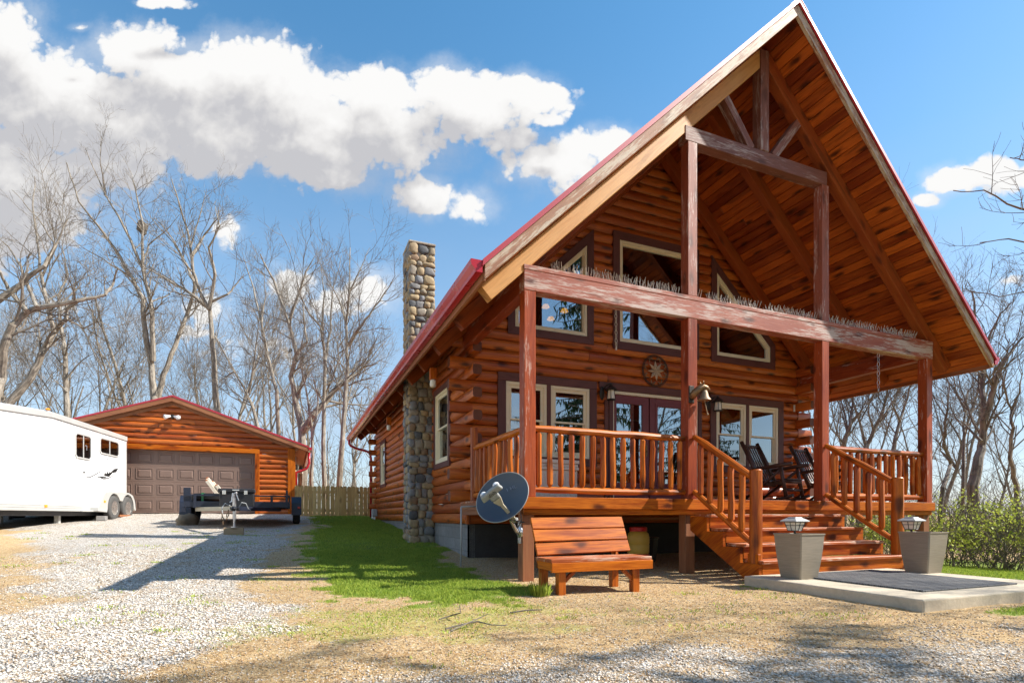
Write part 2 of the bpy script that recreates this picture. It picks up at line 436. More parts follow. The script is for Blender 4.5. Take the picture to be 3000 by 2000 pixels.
M['stakew']=wood('whitewashed_stake',(.60,.55,.44),(.75,.70,.58),(.4,.33,.22),.7,.3,.4)
SUNE=5.; SKYS=.127; CLS=.53; EXPO=.88
# ------------------------------------------------------------------ house (X = along its front, Y = back, Z = up)
XL,XR,XC,W,BK=.12,7.68,3.9,2.62,13.1
PX1=7.82
def zt(x): return 7.96-.96*abs(x-XC)
def zr(x): return zt(x)-.17
DECK=1.03; BZ0,BZ1=3.546,3.855
house=empty('log_cabin',(XC,W,0),'orange stained log cabin with a tall open gable porch and red metal roof','house')
mpF=lambda u,d,z:(u,W-d,z)
mpL=lambda u,d,z:(XL-d,u,z)
mpRt=lambda u,d,z:(XR+d,u,z)
mpBk=lambda u,d,z:(u,BK+d,z)
PROF=[(-.03,.003),(.016,.007),(.042,.036),(.056,.0925),(.044,.149),(.018,.178),(-.03,.182)]
def log_run(mb,mp,u0,u1,z0,h,prof=PROF,amp=.005,mi=0,endmi=1):
    n=max(1,int(round((u1-u0)/.55))); pr=R.random(); sc=h/.185
    vs=[];g=[];k=len(prof); o=(R.random()*60,R.random()*60,R.random()*60)
    for i in range(n+1):
        u=u0+(u1-u0)*i/n; j=(R.random()-.5)*2*amp; jz=(R.random()-.5)*amp
        for q,(d,z) in enumerate(prof):
            e=1 if 0<q<k-1 else 0
            vs.append(mp(u,d+j*e,z0+z*sc+jz*e)); g.append((u-u0+o[0],d+o[1],z*sc+o[2]))
    fs=[];m=[]
    for i in range(n):
        for q in range(k-1):
            a=i*k+q; fs.append((a,a+k,a+k+1,a+1)); m.append(mi)
        a=i*k; fs.append((a,a+k-1,a+2*k-1,a+k)); m.append(mi)
    fs.append(tuple(range(k))); m.append(endmi); fs.append(tuple(range(n*k+k-1,n*k-1,-1))); m.append(endmi)
    mb.add(vs,fs,g,pr,m)
def poly_span(poly,z):
    xs=[]
    n=len(poly)
    for i in range(n):
        (a,b),(c,d)=poly[i],poly[(i+1)%n]
        if (b-z)*(d-z)<0: xs.append(a+(c-a)*(z-b)/(d-b))
    return (min(xs),max(xs)) if len(xs)>=2 else None
def log_wall(mb,mp,u0,u1,zb,h,n,openings,clip=None,prof=PROF,joint=3.4):
    for k in range(n):
        z0=zb+h*k; zm=z0+h/2
        a,b=u0,u1
        if clip:
            c=clip(zm+.03)
            if c is None: continue
            a,b=max(a,c[0]),min(b,c[1])
        if b-a<.05: continue
        cuts=sorted(s for s in (poly_span(p,zm) for p in openings) if s)
        segs=[];x=a
        for s0,s1 in cuts:
            if s1<=a or s0>=b: continue
            if s0>x+.03: segs.append((x,s0))
            x=max(x,s1)
        if x<b-.03: segs.append((x,b))
        for s0,s1 in segs:
            L=s1-s0
            if L>joint*1.4:
                j=s0+L*R.uniform(.3,.7); log_run(mb,mp,s0,j-.003,z0,h,prof); log_run(mb,mp,j+.003,s1,z0,h,prof)
            else: log_run(mb,mp,s0,s1,z0,h,prof)
def rect(x0,x1,z0,z1): return [(x0,z0),(x1,z0),(x1,z1),(x0,z1)]
UL=[(.94,4.05),(2.35,4.05),(2.35,5.70),(.94,4.37)]
UC=rect(3.05,4.75,4.05,5.94)
UR=[(5.36,4.05),(6.80,4.05),(6.80,4.37),(5.36,5.72)]
LWr=rect(.77,2.40,1.83,3.10); RWr=rect(5.34,7.03,1.83,3.10); DRr=rect(2.90,4.87,1.04,3.10)
ops=[inset(UL,-.06),inset(UC,-.06),inset(UR,-.06),inset(LWr,-.06),inset(RWr,-.06),inset(DRr,-.06)]
def clipF(z):
    hw=(7.79-z)/.96
    return None if hw<.1 else (XC-hw,XC+hw)
mb=MB(); log_wall(mb,mpF,XL+.02,XR-.02,.66,.185,39,ops,clipF)
# squared log ends that cross at the corners
SEC=[(.085,.05),(.07,.082),(.035,.092),(-.035,.092),(-.07,.082),(-.085,.05),(-.085,-.05),(-.07,-.082),(-.035,-.092),(.035,-.092),(.07,-.082),(.085,-.05)]
def log_end(mb,p0,p1):
    j=R.uniform(-.02,.02); a=Vector(p0);b=Vector(p1); b=b+(b-a).normalized()*j; t=(b-a).normalized()
    mb.tube([a,b-t*.03,b],[1,1,.9],sec=SEC,capmi=1,up=(0,0,1))
for k in range(2,19):
    zc=.66+.185*k+.0925
    if k%2==0:
        log_end(mb,(XL+.05,W+.027,zc),(-.22,W+.027,zc)); log_end(mb,(XR-.05,W+.027,zc),(8.02,W+.027,zc))
fw=mb.build('front_log_wall',[M['log'],M['log_end']],house); sm_angle(fw,35)
LW1=rect(3.68,4.63,1.83,3.19); LW2=rect(11.0,11.86,1.80,3.07)
def side_wall(mp,ops,xo,sgn,name):
    mb=MB(); log_wall(mb,mp,W+.02,BK-.02,.66,.185,19,ops,None)
    for k in range(2,19):
        zc=.66+.185*k+.0925
        if k%2==1:
            log_end(mb,(xo,W+.05,zc),(xo,2.23,zc)); log_end(mb,(xo,BK-.05,zc),(xo,BK+.36,zc))
        else: log_end(mb,(xo,BK+.0,zc),(xo-.3*sgn,BK+.0,zc))
    o=mb.build(name,[M['log'],M['log_end']],house); sm_angle(o,35)
side_wall(mpL,[inset(LW1,-.05),inset(LW2,-.05)],XL+.027,1,'side_log_wall')
side_wall(mpRt,[],XR-.027,-1,'side_log_wall')
mb=MB(); log_wall(mb,mpBk,XL+.02,XR-.02,.66,.185,39,[],clipF); o=mb.build('back_log_wall',[M['log'],M['log_end']],house); sm_angle(o,35)
mb=MB(); mb.box(XL-.055,XL+.0,W-.06,W-.0,.66,1.03); mb.box(XR,XR+.055,W-.06,W,.66,1.03); mb.build('corner_board',M['log'],house,bevel=.004)
# foundation
mb=MB()
def cmuwall(x0,y0,x1,y1,z0,z1):
    L=math.hypot(x1-x0,y1-y0); nx,ny=(y1-y0)/L*.1,-(x1-x0)/L*.1
    vs=[];g=[]
    for s in (0,1):
        for (x,y,u) in ((x0,y0,0),(x1,y1,L)):
            for z in (z0,z1): vs.append((x-nx*s,y-ny*s,z)); g.append((u,z,s*.2))
    mb.add(vs,[(0,2,3,1),(4,5,7,6),(0,1,5,4),(2,6,7,3),(1,3,7,5),(0,4,6,2)],g)
cmuwall(XL+.02,BK,XL+.02,W+.021,-.4,.655); cmuwall(XR-.02,W+.021,XR-.02,BK,-.4,.655); cmuwall(XR-.02,BK-.01,XL+.02,BK-.01,-.4,.655)
mb.build('block_foundation',M['cmu'],house)
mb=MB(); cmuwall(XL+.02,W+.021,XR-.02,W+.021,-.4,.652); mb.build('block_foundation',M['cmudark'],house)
mb=MB(); mb.box(XL+.06,XR-.06,W+.5,BK-.06,.60,.70); mb.build('interior_floor',M['dark'],house)

# windows -----------------------------------------------------------------
def window(mp,poly,casing=.14,fw=.055,hung=False,name='window',blind=False,out=.075,dark=True):
    mb=MB(); inn=inset(poly,fw); ring(mb,mp,poly,inn,-.04,out-.012)
    inn2=inset(poly,fw+.022); ring(mb,mp,inset(poly,fw-.002),inn2,-.035,out-.032)
    w=mb.build(name,M['cream'],house,bevel=.003)
    if casing:
        mb=MB(); ring(mb,mp,inset(poly,[-casing]*len(poly)),inset(poly,-.003),.0,out); mb.build('casing',M['trim'],w,bevel=.004)
    zs=[p[1] for p in poly];us=[p[0] for p in poly]
    if hung:
        zm=(min(zs)+max(zs))/2
        mb=MB(); i0=inset(poly,fw+.02)
        up=rect(i0[0][0],i0[1][0],zm-.02,i0[2][1]); lo=rect(i0[0][0],i0[1][0],i0[0][1],zm+.02)
        ring(mb,mp,up,inset(up,.032),.012,out-.036); ring(mb,mp,lo,inset(lo,.034),-.024,.008)
        mb.build('sash',M['cream'],w,bevel=.002)
        mb=MB(); slab(mb,mp,inset(up,.03),.018,.024); mb.build('upper_pane',M['glass'],w)
        mb=MB(); slab(mb,mp,inset(lo,.03),-.012,-.006); mb.build('lower_pane',M['glass'],w)
    else:
        mb=MB(); slab(mb,mp,inset(poly,fw+.018),.005,.011); mb.build('pane',M['glass'],w)
    if blind:
        mb=MB(); i0=inset(poly,fw+.03); z=i0[0][1]
        while z<i0[2][1]:
            c=[mp(i0[0][0],-.075,z+.03),mp(i0[1][0],-.075,z+.03),mp(i0[1][0],-.055,z),mp(i0[0][0],-.055,z),mp(i0[0][0],-.078,z+.031),mp(i0[1][0],-.078,z+.031),mp(i0[1][0],-.058,z+.001),mp(i0[0][0],-.058,z+.001)]
            mb.add(c,[(0,1,2,3),(7,6,5,4),(0,3,7,4),(1,5,6,2)]); z+=.043
        mb.build('blind',M['greyplastic'],w)
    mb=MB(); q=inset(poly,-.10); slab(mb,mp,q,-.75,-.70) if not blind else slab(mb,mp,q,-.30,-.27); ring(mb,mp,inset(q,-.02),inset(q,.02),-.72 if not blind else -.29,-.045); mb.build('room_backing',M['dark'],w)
    return w
window(mpF,UL); window(mpF,UC,.15); window(mpF,UR)
for x0,x1 in ((.77,1.54),(1.62,2.40)): window(mpF,rect(x0,x1,1.83,3.10),0,hung=True)
for x0,x1 in ((5.34,6.13),(6.21,7.03)): window(mpF,rect(x0,x1,1.83,3.10),0,hung=True,blind=True)
def pair_casing(x0,x1,m0,m1):
    mb=MB()
    for a in ((x0-.15,x1+.15,3.102,3.245),(x0-.15,x1+.15,1.69,1.828)): mb.box(a[0],a[1],W-.078,W,a[2],a[3])
    for a in ((x0-.15,x0-.003),(m0+.003,m1-.003),(x1+.003,x1+.15)): mb.box(a[0],a[1],W-.076,W,1.829,3.101)
    mb.build('window_casing',M['trim'],house,bevel=.004)
pair_casing(.77,2.40,1.54,1.62); pair_casing(5.34,7.03,6.13,6.21)
# extra flat trim beside lanterns
mb=MB(); mb.box(2.72,2.80,W-.072,W,1.04,2.93); mb.box(2.81,2.897,W-.082,W,1.04,3.12); mb.box(4.874,4.96,W-.082,W,1.04,3.12); mb.box(2.60,5.13,W-.08,W,3.122,3.26); mb.build('door_casing',M['trim'],house,bevel=.004)
window(mpL,LW1,.11,hung=True); window(mpL,LW2,.11,hung=True)
# french doors
mb=MB(); ring(mb,mpF,rect(2.90,4.87,1.035,3.118),rect(2.925,4.845,1.04,3.062),-.05,.06); df=mb.build('door_frame',M['cream'],house,bevel=.003)
def door(x0,x1,g0,g1,name='french_door'):
    P=rect(x0,x1,1.05,3.058); Gl=rect(g0,g1,1.42,2.90)
    mb=MB()
    for a in ((x0,g0-.05,1.05,3.058),(g1+.05,x1,1.05,3.058),(g0-.05,g1+.05,1.05,1.37),(g0-.05,g1+.05,2.95,3.058)): mb.box(a[0],a[1],W-.035,W+.01,a[2],a[3])
    ring(mb,mpF,inset(Gl,-.055),Gl,-.01,.047)
    d=mb.build(name,M['door'],house,bevel=.004)
    mb=MB(); slab(mb,mpF,inset(Gl,-.005),.015,.021); mb.build('pane',M['glass'],d)
    mb=MB()
    for i in (1,2): x=g0+(g1-g0)*i/3; mb.box(x-.006,x+.006,W-.012,W-.006,1.42,2.90)
    for j in range(1,5): z=1.42+1.48*j/5; mb.box(g0,g1,W-.0135,W-.0055,z-.006,z+.006)
    mb.build('muntin_grille',M['cream'],d)
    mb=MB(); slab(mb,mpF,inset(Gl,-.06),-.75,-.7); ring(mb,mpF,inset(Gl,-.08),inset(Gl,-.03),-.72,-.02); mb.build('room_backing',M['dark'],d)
    return d
dl=door(2.93,3.72,2.99,3.57); drr=door(3.745,4.842,3.92,4.50)
mb=MB(); mb.tube([(3.66,W-.04,2.03),(3.66,W-.075,2.03),(3.57,W-.078,2.03)],.011,8); mb.box(3.64,3.68,W-.045,W-.036,1.93,2.15); mb.build('door_handle',M['bronze'],drr)
# ------------------------------------------------------------------ roof
def srot(sgn,x): return XC+sgn*x
def sloped(mb,sgn,x0,x1,o0,o1,y0,y1,mi=0,cut=0,pr=None):
    """piece that follows the roof slope; x = distance from ridge, o = vertical offset below roof top"""
    cx=cut*.69
    q=[(x0,o0),(x1,o0),(x1-cx,o1),(x0,o1)]
    vs=[];g=[];o=(R.random()*40,R.random()*40,R.random()*40)
    def zz(x,off,sh=0): return 7.96-.96*x-off
    pts=[(x0,zz(x0,o0)),(x1,zz(x1,o0)),(x1-cut*.69,zz(x1,o0)-cut*.72) if cut else (x1,zz(x1,o1)),(x0,zz(x0,o1))]
    for y in (y0,y1):
        for (x,z),(a,b) in zip(pts,q):
            vs.append((XC+sgn*x,y,z)); g.append((x*1.386+o[0],b*.7+o[1],y+o[2]))
    fs=[(0,1,2,3),(7,6,5,4),(0,4,5,1),(1,5,6,2),(2,6,7,3),(3,7,4,0)]
    if sgn>0: fs=[f[::-1] for f in fs]
    fs=[f[::-1] for f in fs]
    mb.add(vs,fs,g,pr,mi)
RY0,RY1=-.56,13.6; EX=4.60
mb=MB()
for s in (-1,1):
    sloped(mb,s,.0 if s<0 else .001,EX+.03,-.012,.018,RY0-.03,RY1)
    y=RY0+.25
    while y<RY1:
        sloped(mb,s,.02,EX+.03,-.034,-.011,y-.02,y+.02); y+=.2286*2
[sloped(mb,s,.0 if s<0 else .001,.17,-.022,-.0125,RY0-.034,RY1) for s in (-1,1)]
roof=mb.build('roof',M['redroof'],house)
mb=MB()
for s in (-1,1): sloped(mb,s,.003,EX+.035,.0185,.058,RY0-.034,RY0-.006)
mb.build('rake_flashing',M['redroof'],roof)
for s in (-1,1):
    mb=MB(); sloped(mb,s,.002,EX,.0595,.215,RY0,RY0+.045); mb.build('barge_board',M['barge'],roof,bevel=.003)
mb=MB()
nrm=lambda s:Vector((s*.6925,0,.7214))
for s in (-1,1):
    k=0
    while .07+k*.142<6.34:
        d=.07+k*.142; x=d*.7214; z=7.96-.96*x-.15
        y=RY0+.046
        while y<RY1-.1:
            L=R.uniform(2.2,5.5)
            y1=min(y+L,RY1-.02)
            if RY1-y1<.8:y1=RY1-.02
            mb.beam((XC+s*x,y,z),(XC+s*x,y1-.002,z),.1365,.028,nrm(s)); y=y1
        k+=1
mb.build('plank_ceiling',M['plank'],roof,bevel=.009)
mb=MB()
for s in (-1,1): sloped(mb,s,.01,EX-.01,.022,.13,RY0+.05,RY1-.01)
mb.build('roof_deck',M['rafter'],roof)
for s in (-1,1):
    mb=MB(); x=XC+s*(EX-.005); mb.box(x-.02,x+.02,RY0+.047,RY1,zt(x)-.22,zt(x)-.03); mb.build('eave_fascia',M['lowpost'],roof,bevel=.003)
    for y in (.0775,1.17,2.40):
        mb=MB(); sloped(mb,s,.003 if y>.1 else .08,4.46,.172,.172+.277,y-.07,y+.07,cut=.2); mb.build('rafter',M['rawbeam'] if (s<0 and y<.1) else M['rafter'],roof,bevel=.005)
    for y in (3.5,4.56,5.62,6.7,7.8,8.85,9.9,10.95,12.,13.05):
        mb=MB(); sloped(mb,s,3.4,4.46,.172,.172+.277,y-.045,y+.045,cut=.2); mb.build('rafter_tail',M['rafter'],roof,bevel=.004)
    # gutter
    gx=XC+s*(EX+.03)
    sec=[(0,0),(0,-.13),(.075,-.13),(.085,-.10),(.125,-.055),(.13,0),(.118,0),(.115,-.05),(.075,-.095),(.068,-.118),(.012,-.118),(.012,0)]
    gz0=zt(gx)+.005
    vs=[];n=len(sec)
    for y in (RY0-.0,RY1): vs+= [(gx+s*a,y,gz0+b) for a,b in sec]
    fs=[(i,(i+1)%n,n+(i+1)%n,n+i) for i in range(n)]
    mb=MB(); mb.add(vs,fs if s>0 else [f[::-1] for f in fs])
    o6=[(gx+s*a,y,gz0+b) for y in (RY0-.006,RY0+.004) for a,b in sec[:6]]
    mb.add(o6,[(0,1,2,3,4,5),(11,10,9,8,7,6)]+[(i,(i+1)%6,6+(i+1)%6,6+i) for i in range(6)])
    for t in np.arange(.4,13.4,1.6): mb.box(min(gx+s*.005,gx+s*.125),max(gx+s*.005,gx+s*.125),t-.012,t+.012,gz0-.006,gz0+.002)
    mb.build('gutter',M['red'],roof)
mb=MB(); mb.tube([(-.79,13.3,3.40),(-.79,13.3,3.28),(-.74,13.3,3.20),(-.55,13.3,3.12),(-.2,13.3,3.04),(-.08,13.3,2.96),(-.06,13.3,2.8),(-.06,13.3,.75)],.042,8); mb.build('downspout',M['red'],roof,smooth=True)
# ------------------------------------------------------------------ chimney
mb=MB(); mb.box(-.36,.10,5.0,5.58,-.2,6.36); core=mb.build('chimney',M['mortar'],house)
mb=MB()
def stones(face,u0,u1,z0,z1,pos):
    z=z0
    while z<z1-.05:
        h=min(R.uniform(.10,.19),z1-z)
        if z1-(z+h)<.06: h=z1-z
        u=u0
        while u<u1-.02:
            w=min(R.uniform(.10,.23),u1-u)
            if u1-(u+w)<.09: w=u1-u
            hh=h*R.uniform(.98,1.08); ww=w*R.uniform(.98,1.06)
            uc,zc=u+w/2,z+h/2+R.uniform(-.012,.012); dp=R.uniform(.025,.05); q_=R.uniform(.5,.85)
            if face=='y': mb.blob((uc,pos,zc),ww/2*.97,dp,hh/2*.97,12,8,.34,sq=q_)
            else: mb.blob((pos,uc,zc),dp,ww/2*.97,hh/2*.97,12,8,.34,sq=q_)
            u+=w
        z+=h
stones('y',-.40,.14,.05,6.38,4.99); stones('x',4.97,5.61,.05,6.38,-.37); stones('x',4.97,5.61,3.9,6.38,.11); stones('y',-.40,.14,3.9,6.38,5.59)
mb.build('river_rock_facing',M['river'],core,smooth=True)
mb=MB(); mb.box(-.41,.15,4.95,5.63,6.37,6.415); mb.build('chimney_cap',M['mortar'],core,bevel=.01)
# ------------------------------------------------------------------ porch
mb=MB(); y=.012
while y<W-.10:
    mb.box(-.025,PX1+.025,y,y+.134,DECK-.032,DECK); y+=.138
mb.build('porch_deck',M['deckb'],house,bevel=.003)
mb=MB(); mb.box(-.03,PX1+.03,-.028,.010,.885,1.031); mb.build('deck_fascia',M['orange'],house,bevel=.004)
mb=MB(); mb.box(0.,PX1,.012,.05,.812,.884); mb.build('deck_fascia',M['orange'],house,bevel=.003)
for x in (-.03,PX1-.008):
    mb=MB(); mb.box(x,x+.038,.011,W-.06,.885,.997); mb.box(x+.012 if x<1 else x-.01,x+.04 if x<1 else x+.02,.052,W-.06,.812,.884); mb.build('deck_side_board',M['lowpost'],house,bevel=.003)
mb=MB()
for y in (.3,1.2,2.1): mb.box(.05,PX1-.05,y,y+.04,.83,.995)
mb.build('deck_joist',M['lowpost'],house)
PXS=((0,.155),(2.475,2.635),(5.09,5.245),(7.665,7.82))
for i,(a,b) in enumerate(PXS):
    mb=MB(); mb.box(a,b,.0,.155,DECK+.002,BZ0-.001); mb.build('porch_post',M['post'],house,bevel=.006)
    mb=MB(); mb.box(a,b,.052,.2,-.05,.995-.032); mb.build('under_post',M['lowpost'],house,bevel=.006)
    if i in (1,2):
        mb=MB(); mb.box(a,b,.0,.155,BZ1+.001,6.0-.001); mb.build('upper_post',M['uppost'],house,bevel=.006)
mb=MB(); mb.box(-.003,PX1+.003,-.003,.155,BZ0,BZ1-.062); mb.box(-.006,PX1+.006,-.006,.158,BZ1-.0615,BZ1); mb.build('front_beam',M['beam'],house,bevel=.006)
for x in (.003,PX1-.155):
    mb=MB(); mb.box(x,x+.15,.159,W-.07,BZ0+.002,BZ1-.01); mb.build('side_beam',M['post'],house,bevel=.006)
mb=MB(); mb.box(2.43,5.20,.0,.155,6.0,6.205); mb.build('tie_beam',M['truss'],house,bevel=.005)
mb=MB(); mb.box(3.80,3.965,-.012,.149,6.206,7.70); mb.build('king_post',M['truss'],house,bevel=.005)
for a,b in (((3.66,.077,6.20),(3.10,.077,6.90)),((4.10,.077,6.20),(4.66,.077,6.90))):
    mb=MB(); mb.beam(a,b,.12,.13,(0,1,0)); mb.build('truss_web',M['truss'],house,bevel=.004)
# railings
def log_rail(mb,p0,p1,r,mi=0):
    p0=Vector(p0);p1=Vector(p1);n=max(3,int((p1-p0).length/.22));pts=[];rr=[]
    for i in range(n+1):
        t=i/n; pts.append(p0.lerp(p1,t)+Vector((0,R.uniform(-1,1)*.004,R.uniform(-1,1)*.005))); rr.append(r*R.uniform(.93,1.07))
    rr[0]*=.8; rr[-1]*=.8
    mb.tube(pts,rr,9,mi,jit=.06)
def baluster(x,y,z0,z1,par,r=.037):
    mb=MB(); L=z1-z0; dx=R.uniform(-.008,.008)
    k=[(0,.35),(.03,.8),(.055,1.),(.3,1.03),(.55,.95),(.8,1.02),(.945,.98),(.972,.78),(1,.3)]
    n=R.choice((6,7)); mb.tube([(x+dx*math.sin(t*6)*1.,y+R.uniform(-.004,.004),z0+L*t) for t,_ in k],[r*R.uniform(.93,1.07)*q for _,q in k],n,jit=.09,up=(math.cos(R.random()*3),math.sin(R.random()*3),0))
    o=mb.build('baluster',M['rail'],par); sm_angle(o,28)
def railing(p0,p1,n,ztop=1.878,zbot=1.122,name='porch_railing'):
    mb=MB(); log_rail(mb,(p0[0],p0[1],ztop),(p1[0],p1[1],ztop),.045); rl=mb.build(name,M['rail'],house); sm_angle(rl,28)
    mb=MB(); log_rail(mb,(p0[0],p0[1],zbot),(p1[0],p1[1],zbot),.042); o=mb.build('lower_rail',M['rail'],rl); sm_angle(o,28)
    for i in range(n):
        t=(i+.5)/n
        baluster(p0[0]+(p1[0]-p0[0])*t,p0[1]+(p1[1]-p0[1])*t,zbot+.035,ztop-.03,rl)
    return rl
railing((.155,.085),(2.475,.085),15); railing((5.245,.085),(7.665,.085),14)
rl=railing((.085,.157),(.085,2.17),10)
mb=MB(); mb.tube([(.09,2.215,1.04),(.09,2.215,2.2)],.065,10,jit=.04); o=mb.build('half_newel',M['rail'],rl); sm_angle(o,30)
rl=railing((7.735,.157),(7.735,2.2),10)
# stairs
mb=MB()
ST=[(-.33,.82),(-.62,.635),(-.91,.45),(-1.20,.265)]
SX0,SX1=2.56,5.10
for (yf,z) in ST:
    mb.box(SX0-.02,SX1+.02,yf-.03,yf+.262 if yf>-1 or True else 0,z-.038,z)
st=mb.build('porch_stairs',M['deckb'],house,bevel=.006)
tops=[1.0]+[z for _,z in ST]
for i in range(5):
    y=0.0-.29*i if i else .0
    if i==0: continue
    yf,z=ST[i-1]; zb=(ST[i][1] if i<4 else .085)
    mb=MB(); mb.box(SX0+.0,SX1-.0,yf,yf+.022,zb+.002,z-.04); mb.build('riser',M['orange'],st,bevel=.002)
for x in (SX0-.05,SX1+.004):
    poly=[(.0,.0+.80),(.0,.80),(-.325,.78),(-.325,.595),(-.615,.595),(-.615,.41),(-.905,.41),(-.905,.225),(-1.195,.225),(-1.195,.02),(-1.0,.02),(0.,.60)]
    poly=poly[1:]
    mb=MB(); n=len(poly); vs=[(x,a,b) for a,b in poly]+[(x+.045,a,b) for a,b in poly]
    mb.add(vs,[tuple(range(n-1,-1,-1)),tuple(range(n,2*n))]+[(i,(i+1)%n,n+(i+1)%n,n+i) for i in range(n)],[(a*-.84+b*.54,a*.54+b*.84,x) for _ in (0,1) for a,b in poly])
    mb.build('stringer',M['orange'],st)
def stair_rail(x,nx,ny,nb,ntop):
    mb=MB(); log_rail(mb,(x,-.01,1.90),(nx,ny+.06,1.275),.045); rl=mb.build('stair_railing',M['rail'],house); sm_angle(rl,28)
    mb=MB(); log_rail(mb,(x,-.01,1.13),(nx,ny+.06,.47),.042); o=mb.build('lower_rail',M['rail'],rl); sm_angle(o,28)
    mb=MB(); mb.tube([(nx,ny,nb),(nx,ny,.6),(nx+.004,ny,1.),(nx,ny,ntop-.015),(nx,ny,ntop)],[.078,.076,.074,.075,.062],12,jit=.03); o=mb.build('newel_post',M['rail'],rl); sm_angle(o,30)
    for i in range(5):
        t=(i+.75)/5.6; y=-.0+(ny+.06)*t
        baluster(x+(nx-x)*t,y,1.13-.66*t+.03,1.90-.625*t-.03,rl,.04)
stair_rail(2.57,2.59,-1.07,-.02,1.36); stair_rail(5.16,5.15,-1.10,.02,1.33)
mb=MB(); mb.box(2.53,2.58,-1.16,-1.0,.02,.34); mb.build('newel_block',M['orange'],house,bevel=.004)
# ------------------------------------------------------------------ ground height
GT=[(-900,0),(.5,0),(2.6,.08),(5,.25),(9,.46),(13,.68),(15.3,.87),(18,.95),(30,1.0),(900,1.0)]
def gz(x,y):
    x=np.asarray(x,float); y=np.asarray(y,float)
    z=np.interp(y,[a for a,_ in GT],[b for _,b in GT])
    t=np.clip((x-5.5)/5,0,1); t=t*t*(3-2*t)
    z=z*(1-t)+t*(-.22)
    return z
def g1(x,y): return float(gz(x,y))
# ------------------------------------------------------------------ camera
CF=1586.; CAM=Vector((-2.613,-6.030,.8)); FW=Vector((.3767,.9263,0)).normalized(); RT=Vector((FW.y,-FW.x,0)); UPV=Vector((0,0,1))
cd=bpy.data.cameras.new('camera'); cam=bpy.data.objects.new('camera',cd); COL.objects.link(cam)
cam.location=CAM; cam.rotation_euler=(rad(90),0,math.atan2(-FW.x,FW.y)); cd.sensor_width=36; cd.lens=36*CF/3000; cd.shift_y=.17; cd.clip_end=3000; cd.clip_start=.05
SC.camera=cam
def at(px,py,D): return CAM+FW*D+RT*((px-1500)/CF*D)+UPV*((1510-py)/CF*D)
# ------------------------------------------------------------------ garage
GY=15.3
gar=empty('log_garage',(-6.33,GY,.85),'detached log garage with brown overhead door and low red gable roof','garage')
mpG=lambda u,d,z:(u,GY-d,z)
GX0,GX1,GXC=-10.11,-2.55,-6.33
gt=lambda x:4.84-.352*abs(x-GXC)
GD=rect(-8.71,-3.83,.88,3.015)
mb=MB(); log_wall(mb,mpG,GX0+.02,GX1-.02,.84,.181,24,[inset(GD,-.05)],lambda z:None if 4.70-z<.05 else (GXC-(4.70-z)/.352,GXC+(4.70-z)/.352),joint=2.6); o=mb.build('front_log_wall',[M['log'],M['log_end']],gar); sm_angle(o,35)
for x,s in ((GX0,-1),(GX1,1)):
    mb=MB(); log_wall(mb,lambda u,d,z,x=x,s=s:(x+s*d,u,z),GY,GY+7.3,.84,.181,14,[]); o=mb.build('side_log_wall',[M['log'],M['log_end']],gar); sm_angle(o,35)
mb=MB(); log_wall(mb,lambda u,d,z:(u,GY+7.3+d,z),GX0,GX1,.84,.181,24,[],lambda z:None if 4.70-z<.05 else (GXC-(4.70-z)/.352,GXC+(4.70-z)/.352)); mb.build('back_log_wall',[M['log'],M['log_end']],gar)
mb=MB()
for a in ((-8.86,-8.712,.86,3.017),(-3.828,-3.68,.86,3.017),(-8.86,-3.68,3.018,3.17)): mb.box(a[0],a[1],GY-.085,GY+.17,a[2],a[3])
mb.box(GX1-.2,GX1+.055,GY-.075,GY+.0,.84,3.28); mb.box(GX0-.055,GX0+.2,GY-.075,GY+.0,.84,3.28)
mb.build('door_and_corner_trim',M['orange'],gar,bevel=.006)
mb=MB()
gw=.61
for r_ in range(4):
    z0=.895+.53*r_; mb.box(-8.705,-3.835,GY+.115,GY+.16,z0,z0+.526)
    for c_ in range(8):
        x0=-8.71+gw*c_+.06; P=rect(x0,x0+gw-.12,z0+.085,z0+.44)
        ring(mb,mpG,P,inset(P,.022),-.116,-.103)
        Q=inset(P,.05); vs=[mpG(u,-.116,z) for u,z in Q]+[mpG(u,-.099,z) for u,z in inset(Q,.03)]
        mb.add(vs,[(0,1,5,4),(1,2,6,5),(2,3,7,6),(3,0,4,7),(4,5,6,7),(3,2,1,0)])
mb.build('garage_door',M['garage'],gar,bevel=.003)
mb=MB()
def gslope(mb,s,x0,x1,o0,o1,y0,y1):
    vs=[]
    for y in (y0,y1):
        for x,o in ((x0,o0),(x1,o0),(x1,o1),(x0,o1)): vs.append((GXC+s*x,y,4.84-.352*x-o))
    mb.add(vs,[(0,1,2,3),(7,6,5,4),(0,4,5,1),(1,5,6,2),(2,6,7,3),(3,7,4,0)],[(a*1.0,c,b) for a,b,c in vs])
for s in (-1,1):
    gslope(mb,s,.001,4.28,-.0,.03,GY-.24,GY+7.7)
    y=GY-.1
    while y<GY+7.6: gslope(mb,s,.01,4.28,-.025,-.001,y-.02,y+.02); y+=.46
    gslope(mb,s,.002,4.28,.0305,.055,GY-.24,GY-.215)
gr=mb.build('roof',M['redroof'],gar)
